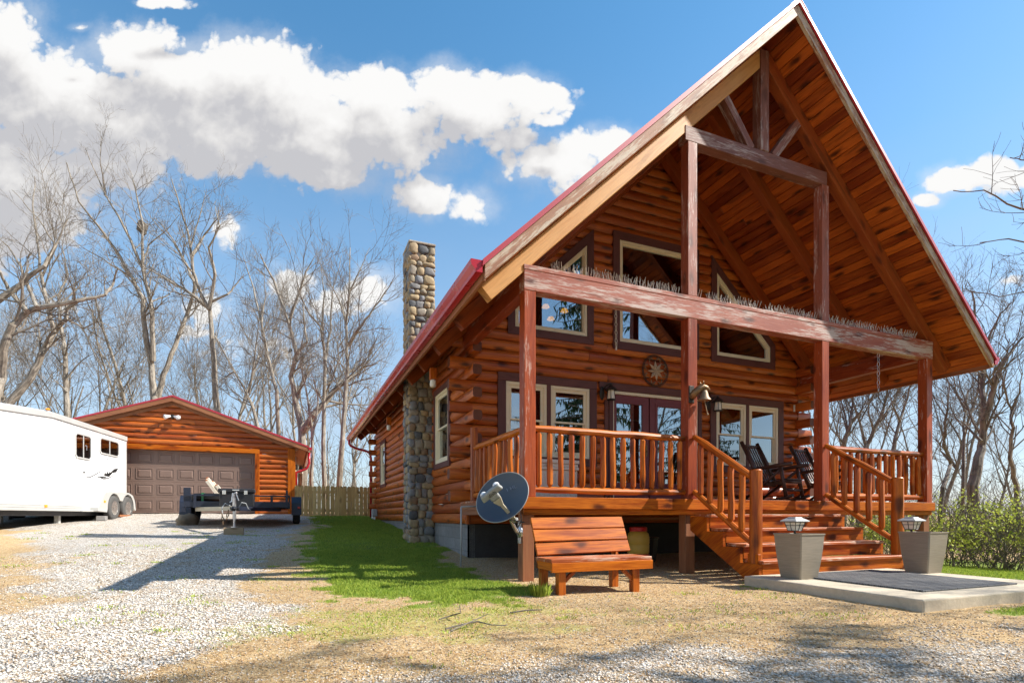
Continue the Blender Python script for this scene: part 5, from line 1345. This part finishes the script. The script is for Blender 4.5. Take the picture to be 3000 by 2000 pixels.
for i,(px,D,h,w,lb) in enumerate([(2770,10.4,1.35,1.0,'bush with fresh green leaves just right of the right planter'),(2900,10.2,1.45,1.1,'broad pale green bush in the middle of the right hedge line'),(3010,9.6,1.5,1.0,'bush with fresh green leaves cut by the right border'),(2840,12.6,1.7,1.2,'taller bush behind the hedge line right of the porch'),(2960,12.8,1.8,1.3,'tall bush behind the hedge line near the right border'),(2690,12.4,1.3,1.1,'bush seen through the gap below the right end of the deck'),(2580,13.6,1.2,1.2,'bush seen below the deck behind the right newel post'),(2480,15.5,1.3,1.2,'small bush seen below the deck behind the stairs'),(3090,11.2,1.7,1.2,'bush past the right border of the lawn')]):
    bush(px,D,h,w,lb,300+i)
# evergreens standing behind the viewpoint: they shade the foreground and show in the panes
def spruce(x,y,H,label,seed,dens=1.):
    R.seed(seed); b=Vector((x,y,g1(x,y)-.1)); root=empty('evergreen_tree',b,label,'tree'); mt=MB(); ml=MB()
    mt.tube([b,b+Vector((.05,.05,H*.5)),b+Vector((0,.1,H))],[.19,.12,.02],9,cap=False)
    k=2.2
    while k<H-.2:
        n=3
        for j in range(n):
            a=R.uniform(0,6.28); L=(H-k)*.26+.35; L*=R.uniform(.6,1.15); d=Vector((math.cos(a),math.sin(a),-.12)); p=b+Vector((0,0,k)); pts=[p]
            for i in range(5): d=(d+rnd_dir()*.12+Vector((0,0,-.05 if i<3 else .06))).normalized(); pts.append(pts[-1]+d*L/5)
            mt.tube(pts,[.03*(1-.15*i) for i in range(6)],4,cap=False)
            for i in range(int(26*dens*L)):
                t=R.uniform(.1,1)*5; q=pts[min(4,int(t))].lerp(pts[min(5,int(t)+1)],t%1); f=Vector((R.uniform(-.6,.6),R.uniform(-.6,.6),-1)).normalized(); l=R.uniform(.14,.42); w=R.uniform(.012,.03); s=f.orthogonal().normalized(); s=(s*math.cos(i)+f.cross(s)*math.sin(i))
                ml.add([q-s*w,q+s*w,q+f*l*.6+s*w*1.2,q+f*l,q+f*l*.6-s*w*1.2],[(0,1,2,3,4)])
        k+=R.uniform(.22,.4)
    build_raw(mt,'trunk',M['bark2'],root,b); build_raw(ml,'crown',M['needle'],root,b)
spruce(8.3,-7.85,15.4,'drooping evergreen standing to the right behind the viewpoint',501,.52); spruce(10.5,-11.5,15,'tall drooping evergreen far behind the viewpoint to the right',502); spruce(4.2,-14.5,13,'drooping evergreen behind the viewpoint in line with the steps',503); spruce(-1.5,-17,14,'drooping evergreen directly behind the viewpoint',504)
for i_,(x_,y_,h_) in enumerate(((0.5,-21,13),(7.5,-19.5,15),(13.5,-17,14),(18,-13,15),(24,-19,16),(-6,-22,13))): spruce(x_,y_,h_,('drooping evergreen in the back row behind the viewpoint, straight back','drooping evergreen in the back row behind the viewpoint, right of straight back','drooping evergreen in the back row behind the viewpoint, well to the right','drooping evergreen in the back row behind the viewpoint, far right','drooping evergreen in the back row behind the viewpoint, farthest right','drooping evergreen in the back row behind the viewpoint, to the left')[i_],520+i_,.7)
R.seed(77); put(4,9.2,-5.6,.85,'bare tree standing right of the viewpoint beside the lawn',None)
# ------------------------------------------------------------------ ground sheet
def axis(a,b,step,far,grow_):
    c=list(np.arange(a,b+1e-6,step)); s=step; lo=[];x=a
    while x>-far: s*=grow_; x-=s; lo.append(x)
    hi=[];x=b;s=step
    while x<far: s*=grow_; x+=s; hi.append(x)
    return np.array(lo[::-1]+c+hi)
gx=axis(-9.5,8.5,.12,900,1.35); gy=axis(-5.5,16.,.12,900,1.35)
XX,YY=np.meshgrid(gx,gy,indexing='ij')
rs=np.random.RandomState(5)
def vnoise(x,y,s,seed):
    r_=np.random.RandomState(seed).rand(64,64); x=np.asarray(x)*s;y=np.asarray(y)*s; i=np.floor(x).astype(int);j=np.floor(y).astype(int); fx=x-i;fy=y-j; fx=fx*fx*(3-2*fx);fy=fy*fy*(3-2*fy)
    g=lambda a,b:r_[a%64,b%64]
    return (g(i,j)*(1-fx)+g(i+1,j)*fx)*(1-fy)+(g(i,j+1)*(1-fx)+g(i+1,j+1)*fx)*fy
def fbm(x,y,s,seed): return (vnoise(x,y,s,seed)*.5+vnoise(x,y,s*2.1,seed+1)*.3+vnoise(x,y,s*4.3,seed+2)*.2)
def ss(x,a,b): t=np.clip((x-a)/(b-a),0,1); return t*t*(3-2*t)
def inpoly(x,y,P):
    c=np.zeros(np.shape(x),bool); n=len(P)
    for i in range(n):
        (a,b),(d,e)=P[i],P[(i+1)%n]
        k=((b>y)!=(e>y))&(x<(d-a)*(y-b)/((e-b) if e!=b else 1e-9)+a); c^=k
    return c
def sdist(x,y,P):
    d=np.full(np.shape(x),1e9); n=len(P)
    for i in range(n):
        (a,b),(c,e)=P[i],P[(i+1)%n]; t=np.clip(((x-a)*(c-a)+(y-b)*(e-b))/((c-a)**2+(e-b)**2),0,1); d=np.minimum(d,np.hypot(x-a-t*(c-a),y-b-t*(e-b)))
    return np.where(inpoly(x,y,P),d,-d)
GR=[(-2.0,14.3),(-1.75,11.),(-2.1,9.06),(-2.5,3.9),(-2.45,.7),(-2.1,-.55),(-1.45,-1.2),(-.85,-1.42),(-.35,-1.0),(-.1,-.55),(-.25,.5),(-.15,1.6),(-.35,2.5),(-.1,3.6),(.3,5.2),(.3,14.3)]
GR2=[(4.85,-1.1),(4.85,-3.2),(5.0,-3.6),(9.,-5.2),(14,-3),(12,6),(8.3,8),(8.3,1.)]
DRV=[(-4.4,-6),(-3.0,-3.2),(-2.75,-1.2),(-2.75,.6),(-2.6,3.9),(-2.2,9.06),(-1.9,12.),(-2.4,15.3),(-9.,15.3),(-11,12),(-8.5,9.5),(-6.2,3.),(-5.4,-.5),(-6.2,-4)]
SP=[(.3,-3.35),(2.2,-3.7),(6,-5.2),(6,-9),(-6,-9),(-3.3,-2.9),(-1.9,-2.95),(-.8,-3.0)]
def masks(x,y):
    n1=fbm(x,y,1.1,3)-.5; n2=fbm(x,y,3.,9)-.5; n3=fbm(x,y,.5,21)-.5
    gr=ss(sdist(x,y,GR)+n2*1.1+n1*.45,-.22,.34)
    gr=np.maximum(gr,ss(sdist(x,y,GR2)+n2*.6,-.15,.35))
    # tuft beside the pad corner and the mossy patch in front
    gr=np.maximum(gr,.8*ss(1-np.hypot((x-3.3)/1.0,(y+3.42)/.22)+n2*1.2,.1,.6))
    gr=np.maximum(gr,.7*ss(1-np.hypot((x-2.35)/.35,(y+1.35)/.4)+n2*1.4,.2,.7))
    moss=ss(1-np.hypot((x+1.6)/1.7,(y+1.95)/1.15)+n2*1.5+n1*.6,.0,.8)
    dv=ss(sdist(x,y,DRV)+n1*1.5+n2*.9,-.25,.75)
    pat=ss(n3*1.2+n1*.9+n2*.6+.25*ss(-x,3.6,5.6),.06,.30)*ss(-x,3.0,4.6)*ss(9-y,0,6)
    dv=dv*(1-.68*pat)
    far=ss(y,9,14)*ss(-x,1,3); dv=np.maximum(dv,far*.8)
    sp=ss(sdist(x,y,SP)+n1*.9+n2*.9,-.3,.6)
    dv=np.maximum(dv,sp*.56)
    return gr,dv,moss
ZZ=gz(XX,YY)
near=np.exp(-np.maximum(0,np.hypot(XX,YY-3)-14)/6)
ZZ=ZZ+(fbm(XX,YY,.9,31)-.5)*.05*near+(fbm(XX,YY,3.5,41)-.5)*.018*near
lft=ss(np.hypot(XX,YY),60,500); ZZ=ZZ+lft*1.2
gm,dm,mm=masks(XX,YY)
wd=np.maximum(ss(YY,17,22),ss(XX,9,12)); gm=gm*(1-ss(XX,10.5,13)); dm=dm*(1-ss(YY,19,24))
nx_,ny_=XX.shape
me=bpy.data.meshes.new('ground')
co=np.stack([XX,YY,ZZ],-1).reshape(-1,3)
I=np.arange(nx_*ny_).reshape(nx_,ny_); F_=np.stack([I[:-1,:-1],I[1:,:-1],I[1:,1:],I[:-1,1:]],-1).reshape(-1,4)
def npmesh(me,co,F_,mats,attrs={},smooth=False):
    k=F_.shape[1]; me.vertices.add(len(co)); me.vertices.foreach_set('co',co.astype(np.float32).ravel()); me.loops.add(F_.size); me.loops.foreach_set('vertex_index',F_.astype(np.int32).ravel())
    me.polygons.add(len(F_)); me.polygons.foreach_set('loop_start',np.arange(0,F_.size,k,dtype=np.int32)); me.polygons.foreach_set('loop_total',np.full(len(F_),k,dtype=np.int32))
    for n,a in attrs.items():
        at_=me.attributes.new(n,'FLOAT','POINT'); at_.data.foreach_set('value',a.astype(np.float32).ravel())
    for m in mats: me.materials.append(m)
    if smooth: me.polygons.foreach_set('use_smooth',np.ones(len(F_),bool))
    me.update(calc_edges=True); me.validate()
def groundmat():
    m,t,b=newmat('ground_cover'); geo=t.node('ShaderNodeNewGeometry'); P=geo.outputs['Position']
    gr,dv,ms=t.attr('grass'),t.attr('gravel'),t.attr('moss')
    n1=t.noise(P,3.5,6,.65); n2=t.noise(P,22.,4,.6); n3=t.noise(P,110.,3,.6); nb=t.noise(P,.9,4)
    # dirt with pine litter
    lit=t.noise(t.vmath('MULTIPLY',P,(60,60,60)),1.,3,.7)
    br=t.mix(n1,(.34,.20,.09),(.60,.44,.235)); br=t.mix(t.ss(lit,.45,.7),br,(.70,.56,.34)); br=t.mix(t.math('MULTIPLY',t.ss(n2,.5,.72),.6),br,(.17,.095,.045))
    # gravel
    vo=t.node('ShaderNodeTexVoronoi',feature='F1'); t.link(t.vmath('ADD',P,t.vmath('MULTIPLY',t.noise(P,40.,2,out=1),(.012,.012,.0))),vo.inputs['Vector']); vo.inputs['Scale'].default_value=46.
    cs=t.node('ShaderNodeSeparateColor'); t.link(vo.outputs['Color'],cs.inputs[0])
    gcol=t.ramp(cs.outputs[0],[(0,(.30,.24,.17)),(.12,(.50,.44,.36)),(.4,(.62,.58,.52)),(.75,(.72,.70,.66)),(1,(.82,.81,.78))])
    gap=t.ss(vo.outputs['Distance'],.3,.75); gcol=t.mix(t.math('MULTIPLY',gap,.75),gcol,(.15,.12,.09))
    gcol=t.mix(t.math('MULTIPLY',t.ss(n1,.5,.7),.5),gcol,(.52,.37,.21))
    f=t.math('ADD',dv,t.math('MULTIPLY',t.math('SUBTRACT',n2,.5),.9)); f=t.ss(f,.3,.62)
    c=t.mix(f,br,gcol)
    few=t.math('MULTIPLY',t.math('GREATER_THAN',cs.outputs[1],.80),t.math('SUBTRACT',1.,t.ss(vo.outputs['Distance'],.25,.4))); c=t.mix(t.math('MULTIPLY',few,t.math('SUBTRACT',1.,f)),c,(.66,.59,.48))
    mo=t.ss(t.math('ADD',ms,t.math('MULTIPLY',t.math('SUBTRACT',n2,.5),1.2)),.3,.75); c=t.mix(t.math('MULTIPLY',mo,.68),c,t.mix(n3,(.30,.30,.07),(.52,.48,.15)))
    ga=t.mix(n2,(.11,.18,.027),(.34,.37,.09)); ga=t.mix(n3,ga,(.22,.29,.055))
    g=t.ss(t.math('ADD',gr,t.math('MULTIPLY',t.math('SUBTRACT',n2,.5),.7)),.3,.6); c=t.mix(g,c,ga)
    spx=t.node('ShaderNodeSeparateXYZ'); t.link(P,spx.inputs[0])
    c=t.mix(t.math('MULTIPLY',t.ss(nb,.35,.65),.25),c,t.mix(1.,c,(.8,.74,.66),'MULTIPLY'))
    t.link(c,b.inputs['Base Color']); b.inputs['Roughness'].default_value=.95; b.inputs['Specular IOR Level'].default_value=.15
    h=t.math('ADD',t.math('MULTIPLY',t.math('SUBTRACT',1.,vo.outputs['Distance']),f),t.math('ADD',t.math('MULTIPLY',n3,.9),t.math('MULTIPLY',n2,1.2)))
    t.link(t.bump(h,.8,.018),b.inputs['Normal']); return m
npmesh(me,co,F_,[groundmat()],dict(grass=gm,gravel=dm,moss=mm),True)
gob=bpy.data.objects.new('ground',me); COL.objects.link(gob); tag(gob,kind='structure')
def gzn(x,y):
    return gz(x,y)+(fbm(x,y,.9,31)-.5)*.05+(fbm(x,y,3.5,41)-.5)*.018
YAW=math.atan2(FW.y,FW.x)
def scatter(n,d0,d1,half,pw=1.):
    d=d0+(d1-d0)*rs.rand(n)**pw; a=YAW+(rs.rand(n)*2-1)*half; return CAM.x+d*np.cos(a),CAM.y+d*np.sin(a),d
def blocked(x,y):
    return ((x>2.2)&(x<4.85)&(y>-3.2)&(y<-1.1))|((x>.1)&(y>2.6)&(x<7.8))
# pebbles
x,y,d=scatter(240000,1.9,11.,rad(58),1.25); g_,v_,m_=masks(x,y)
keep=(rs.rand(len(x))<np.clip(.46+1.0*v_-1.4*g_-.1*m_,0,1))&~blocked(x,y); x,y,d,v_=x[keep],y[keep],d[keep],v_[keep]; n=len(x)
z=gzn(x,y); s=(.0036+.0068*rs.rand(n)**2.4)*(1+.05*d)*(.75+.35*np.minimum(v_,1))
base=np.array([(1,0,0),(0,1,0),(-1,0,0),(0,-1,0),(0,0,.75),(0,0,-.6)],float); fo=np.array([(0,1,4),(1,2,4),(2,3,4),(3,0,4),(1,0,5),(2,1,5),(3,2,5),(0,3,5)])
ang=rs.rand(n)*6.28; ca,sa=np.cos(ang),np.sin(ang); V=base[None]*(1+(rs.rand(n,6,1)-.5)*.6)*np.stack([np.ones(n),.65+.3*rs.rand(n),.55+.25*rs.rand(n)],-1)[:,None,:]
V=V+(rs.rand(n,6,3)-.5)*.35; tl_=(rs.rand(n)-.5)*.7
V=np.stack([V[...,0]*ca[:,None]-V[...,1]*sa[:,None],V[...,0]*sa[:,None]+V[...,1]*ca[:,None],V[...,2]+V[...,0]*tl_[:,None]],-1)*s[:,None,None]
V+=np.stack([x,y,z+s*.25],-1)[:,None,:]
col=np.clip(rs.rand(n)*(.35+.65*np.minimum(1,v_*1.2)),0,1)
me=bpy.data.meshes.new('gravel'); npmesh(me,V.reshape(-1,3),(fo[None]+np.arange(n)[:,None,None]*6).reshape(-1,3),[M['pebble']],dict(pr=np.repeat(col,6)))
o=bpy.data.objects.new('gravel',me); COL.objects.link(o); tag(o,kind='stuff')
# dry straw and pine litter
x,y,d=scatter(90000,1.9,12.,rad(58),1.3); g_,v_,m_=masks(x,y); keep=(rs.rand(len(x))<np.clip(.95-.72*v_-.9*g_,0.05,1))&~blocked(x,y); x,y,d=x[keep],y[keep],d[keep]; n=len(x); z=gzn(x,y)+.004
L=.02+.05*rs.rand(n); a=rs.rand(n)*6.28; w=.0011*(1+.12*d); up=rs.rand(n)*.018
A=np.stack([x,y,z],-1); dd=np.stack([np.cos(a)*L,np.sin(a)*L,up],-1); pp=np.stack([-np.sin(a)*w,np.cos(a)*w,np.zeros(n)],-1)
V=np.stack([A-dd*.5-pp,A-dd*.5+pp,A+dd*.5+pp,A+dd*.5-pp],1)
me=bpy.data.meshes.new('dry_litter'); npmesh(me,V.reshape(-1,3),np.arange(n*4).reshape(-1,4),[M['straw']],dict(pr=np.repeat(rs.rand(n),4)))
o=bpy.data.objects.new('dry_litter',me); COL.objects.link(o); tag(o,kind='stuff')
# grass blades
def blades(n,xr,yr,hscale,seed):
    global rs
    x=xr[0]+(xr[1]-xr[0])*rs.rand(n); y=yr[0]+(yr[1]-yr[0])*rs.rand(n); g_,v_,m_=masks(x,y); cl=fbm(x,y,4.,77)
    keep=(rs.rand(n)<np.clip(g_*1.2-.15+(g_>.1)*(cl-.5)*1.2,0,1)+.20*m_*(cl>.42))&~blocked(x,y); x,y,cl,g_=x[keep],y[keep],cl[keep],g_[keep]; n=len(x)
    d=np.hypot(x-CAM.x,y-CAM.y); z=gzn(x,y)-.004; h=(.014+.032*rs.rand(n))*(.45+1.1*cl)*hscale*(.55+.45*g_); a=rs.rand(n)*6.28; w=.0016*(1+.16*d)
    le=(rs.rand(n)*.9)[:,None]; b=rs.rand(n)*6.28; ld=np.stack([np.cos(b),np.sin(b),np.zeros(n)],-1)*le*h[:,None]; A=np.stack([x,y,z],-1); pp=np.stack([np.cos(a)*w,np.sin(a)*w,np.zeros(n)],-1); U=np.zeros((n,3)); U[:,2]=h
    V=np.stack([A-pp,A+pp,A+pp*.7+U*.6+ld*.35,A+U*.95+ld,A-pp*.7+U*.6+ld*.35],1); return V,np.clip(.15+.7*rs.rand(n)+.3*(cl-.5),0,1)
parts=[blades(150000,(-2.9,.6),(-1.9,4.),1.,1),blades(90000,(-2.9,.5),(4.,14.4),1.1,2),blades(60000,(4.8,9.5),(-4.6,2.5),1.,3),blades(9000,(2.0,4.8),(-3.7,-3.15),.9,4),blades(4000,(1.9,2.4),(-1.9,-.9),.7,5),blades(45000,(-3.4,.2),(-3.3,-.6),.75,6)]
# the tall tuft at the bench leg
tn=260; ta=rs.rand(tn)*6.28; tr_=rs.rand(tn)**.5*.09; tx,ty=-.33+tr_*np.cos(ta),-1.16+tr_*np.sin(ta); th_=.06+.10*rs.rand(tn); A=np.stack([tx,ty,gzn(tx,ty)],-1); pp=np.stack([np.cos(ta+1.5)*.003,np.sin(ta+1.5)*.003,0*ta],-1); U=np.zeros((tn,3));U[:,2]=th_; ld=np.stack([np.cos(ta),np.sin(ta),0*ta],-1)*(th_*.6*rs.rand(tn))[:,None]
parts.append((np.stack([A-pp,A+pp,A+pp*.7+U*.6+ld*.35,A+U*.95+ld,A-pp*.7+U*.6+ld*.35],1),.4+.5*rs.rand(tn)))
# weeds in the gravel and on the bare ground
wn_=110; wx=np.concatenate([-7.5+5*rs.rand(70),-2.5+5.*rs.rand(40)]); wy=np.concatenate([-2.5+11*rs.rand(70),-3.2+1.8*rs.rand(40)])
for i in range(wn_):
    k=rs.randint(14,60); aa=rs.rand(k)*6.28; rr_=rs.rand(k)**.5*(.04+.16*rs.rand()); tx,ty=wx[i]+rr_*np.cos(aa)*1.6,wy[i]+rr_*np.sin(aa); ok=~blocked(tx,ty); tx,ty,aa=tx[ok],ty[ok],aa[ok]
    if len(tx)==0: continue
    hh=.008+.022*rs.rand(len(tx)); d_=np.hypot(tx-CAM.x,ty-CAM.y); w_=.002*(1+.16*d_); A=np.stack([tx,ty,gzn(tx,ty)],-1); pp=np.stack([np.cos(aa+1.5)*w_,np.sin(aa+1.5)*w_,0*aa],-1); U=np.zeros((len(tx),3));U[:,2]=hh; ld=np.stack([np.cos(aa),np.sin(aa),0*aa],-1)*(hh*1.1*rs.rand(len(tx)))[:,None]
    parts.append((np.stack([A-pp,A+pp,A+pp*.7+U*.6+ld*.35,A+U*.95+ld,A-pp*.7+U*.6+ld*.35],1),.4+.6*rs.rand(len(tx))))
V=np.concatenate([p[0] for p in parts]); c=np.concatenate([p[1] for p in parts]); n=len(V)
me=bpy.data.meshes.new('grass'); npmesh(me,V.reshape(-1,3),np.arange(n*5).reshape(-1,5),[M['blade']],dict(pr=np.repeat(c,5)))
o=bpy.data.objects.new('grass',me); COL.objects.link(o); tag(o,kind='stuff')
# ------------------------------------------------------------------ light and sky
SUN=Vector((2.6,-1.,2.5)).normalized()
sl=bpy.data.lights.new('sun','SUN'); sl.energy=SUNE; sl.angle=rad(.53); sl.color=(1.,.94,.85)
so=bpy.data.objects.new('sun',sl); COL.objects.link(so); so.rotation_euler=(-SUN).to_track_quat('-Z','Y').to_euler()
wd_=bpy.data.worlds.new('World'); SC.world=wd_; wd_.use_nodes=True; t=NT(wd_.node_tree); t.n.clear()
out=t.node('ShaderNodeOutputWorld'); sky=t.node('ShaderNodeTexSky',sky_type='NISHITA'); sky.sun_disc=False; sky.sun_elevation=math.asin(SUN.z); sky.sun_rotation=math.atan2(SUN.x,SUN.y); sky.air_density=1.; sky.dust_density=.4; sky.ozone_density=2.2; sky.altitude=200
bs=t.node('ShaderNodeBackground'); bs.inputs[1].default_value=SKYS
hs=t.node('ShaderNodeHueSaturation'); hs.inputs['Saturation'].default_value=1.22; hs.inputs['Hue'].default_value=.487; t.link(sky.outputs[0],hs.inputs['Color']); t.link(hs.outputs[0],bs.inputs[0])
tc=t.node('ShaderNodeTexCoord'); Dv=tc.outputs['Generated']
fd=t.vmath('DOT_PRODUCT',Dv,tuple(FW),1); rd=t.vmath('DOT_PRODUCT',Dv,tuple(RT),1); sp_=t.node('ShaderNodeSeparateXYZ'); t.link(Dv,sp_.inputs[0])
fdc=t.math('MAXIMUM',fd,.05); u=t.math('DIVIDE',rd,fdc); v=t.math('DIVIDE',sp_.outputs[2],fdc)
cb_=t.node('ShaderNodeCombineXYZ'); t.link(u,cb_.inputs[0]); t.link(v,cb_.inputs[1]); UVv=cb_.outputs[0]
front=t.ss(fd,.1,.25)
CL=[(-60,170,200,170,1),(20,110,100,110,1),(120,230,190,150,1),(310,120,120,85,1),(250,260,220,150,1),(420,180,150,110,1),(560,165,170,95,1),(650,250,190,120,1),(480,300,240,110,1),(720,330,220,95,1),(860,215,130,80,1),(860,300,230,100,1),(1010,205,120,65,1),(1080,250,170,75,1),(1200,215,110,55,1),(1265,215,45,38,.9),(40,400,230,140,1),(60,500,170,80,.75),(-40,560,120,70,.7),(250,370,200,80,.9),(760,395,130,42,.8),
 (975,445,75,55,1.),(1075,470,80,42,.7),(1270,375,130,70,.9),(1390,335,95,50,.9),(1180,330,90,45,.65),(1330,440,110,45,.6),(1250,275,42,22,.7),(1430,310,50,30,.6),
 (680,650,75,60,.85),(850,665,80,60,.85),(760,690,110,50,.7),(515,540,42,50,.65),(470,700,80,45,.6),(60,545,80,50,.65),(130,690,110,40,.4),(560,790,160,50,.4),(420,760,120,30,.4),
 (2190,420,70,38,1.),(2290,410,85,45,1.),(2370,405,60,42,.9),(2130,455,50,22,.8),(2310,640,50,18,.5),(370,8,85,16,.75),(180,55,38,15,.6),(2160,700,120,30,.3)]
def cgroup(full):
    g=bpy.data.node_groups.new('cloud_field','ShaderNodeTree'); g.interface.new_socket('V',in_out='INPUT',socket_type='NodeSocketVector'); g.interface.new_socket('D',in_out='OUTPUT',socket_type='NodeSocketFloat')
    q=NT(g); gi=q.node('NodeGroupInput'); go=q.node('NodeGroupOutput'); V=gi.outputs[0]
    w=q.noise(V,6.,2,.5,out=1); Vw=q.vmath('ADD',V,q.vmath('MULTIPLY',q.vmath('SUBTRACT',w,(.5,.5,.5)),(.07,.05,0)))
    acc=None
    for (x,y,a,b,s) in CL:
        x*=1.2755;y*=1.2755;a*=1.2755;b*=1.2755
        c=((x-1500)/CF,(1510-y)/CF,0); L=q.vmath('LENGTH',q.vmath('MULTIPLY',q.vmath('SUBTRACT',Vw,c),(CF/a,CF/b,0)),out=1)
        e=q.math('MULTIPLY_ADD',L,-s*.8,s)
        acc=e if acc is None else q.math('SMOOTH_MAX',acc,e,.10)
    if not full:
        q.link(acc,go.inputs[0]); return g
    wv=q.vmath('ADD',V,q.vmath('MULTIPLY',q.vmath('SUBTRACT',q.noise(V,14.,4,.6,out=1),(.5,.5,.5)),(.06,.05,0)))
    b1=q.voro(wv,8.,'SMOOTH_F1'); b2=q.voro(wv,21.); b3=q.voro(wv,60.); n=q.noise(V,20.,7,.68)
    d=q.math('ADD',acc,q.math('MULTIPLY',q.math('SUBTRACT',.42,b1),.50)); d=q.math('ADD',d,q.math('MULTIPLY',q.math('SUBTRACT',.42,b2),.30)); d=q.math('ADD',d,q.math('MULTIPLY',q.math('SUBTRACT',.42,b3),.24)); d=q.math('ADD',d,q.math('MULTIPLY',q.math('SUBTRACT',n,.5),.55))
    q.link(d,go.inputs[0]); return g
G_=cgroup(True); GB_=cgroup(False)
def cf(vec,g=None): n=t.node('ShaderNodeGroup'); n.node_tree=g or G_; t.link(vec,n.inputs[0]); return n.outputs[0]
d0=cf(UVv); d1=cf(t.vmath('ADD',UVv,(.018,.035,0))); d2=cf(t.vmath('ADD',UVv,(.01,.095,0)),GB_)
al=t.ss(d0,.13,.37); vl=t.ss(t.math('ADD',cf(UVv,GB_),t.math('MULTIPLY',t.math('SUBTRACT',t.noise(UVv,6.,7,.62),.5),2.2)),-.1,.75); al=t.math('MAXIMUM',al,t.math('MULTIPLY',vl,.38)); al=t.math('MULTIPLY',al,front)
gen=t.noise(Dv,2.6,6,.6); gal=t.math('MULTIPLY',t.ss(gen,.52,.68),t.math('SUBTRACT',1.,front)); gal=t.math('MULTIPLY',gal,t.ss(sp_.outputs[2],.0,.2)); al=t.math('MAXIMUM',al,gal)
rel=t.math('MULTIPLY',t.math('SUBTRACT',d1,d0),.75)
shade=t.math('ADD',t.math('MULTIPLY',t.ss(d2,-.15,.8),.95),rel); nn=t.noise(UVv,5.,5,.6); shade=t.math('ADD',shade,t.math('MULTIPLY',t.math('SUBTRACT',nn,.5),.30),0,True)
cc=t.ramp(shade,[(0,(1.0,.995,.985)),(.30,(.95,.94,.93)),(.66,(.78,.77,.77)),(1,(.60,.60,.63))])
hz_=t.math('MULTIPLY',t.math('SUBTRACT',1.,t.ss(sp_.outputs[2],.02,.70)),.95); hn_=t.noise(t.vmath('MULTIPLY',Dv,(4,4,9)),1.,5); hz_=t.math('MULTIPLY',hz_,t.math('ADD',.75,t.math('MULTIPLY',t.math('SUBTRACT',hn_,.5),.8)),0,True)
bh=t.node('ShaderNodeBackground'); bh.inputs[0].default_value=(.72,.82,1.,1); bh.inputs[1].default_value=CLS*.80
mh=t.node('ShaderNodeMixShader'); t.link(hz_,mh.inputs[0]); t.link(bs.outputs[0],mh.inputs[1]); t.link(bh.outputs[0],mh.inputs[2])
bc=t.node('ShaderNodeBackground'); t.link(cc,bc.inputs[0]); bc.inputs[1].default_value=CLS
mx=t.node('ShaderNodeMixShader'); t.link(al,mx.inputs[0]); t.link(mh.outputs[0],mx.inputs[1]); t.link(bc.outputs[0],mx.inputs[2]); t.link(mx.outputs[0],out.inputs[0])
wd_.cycles.sampling_method='MANUAL'; wd_.cycles.sample_map_resolution=512
vs_=SC.view_settings; vs_.view_transform='Standard'; vs_.look='None'; vs_.exposure=EXPO; vs_.gamma=1
SC.cycles.use_denoising=True
SC.cycles.max_bounces=8; SC.cycles.transparent_max_bounces=12; SC.cycles.sample_clamp_indirect=6
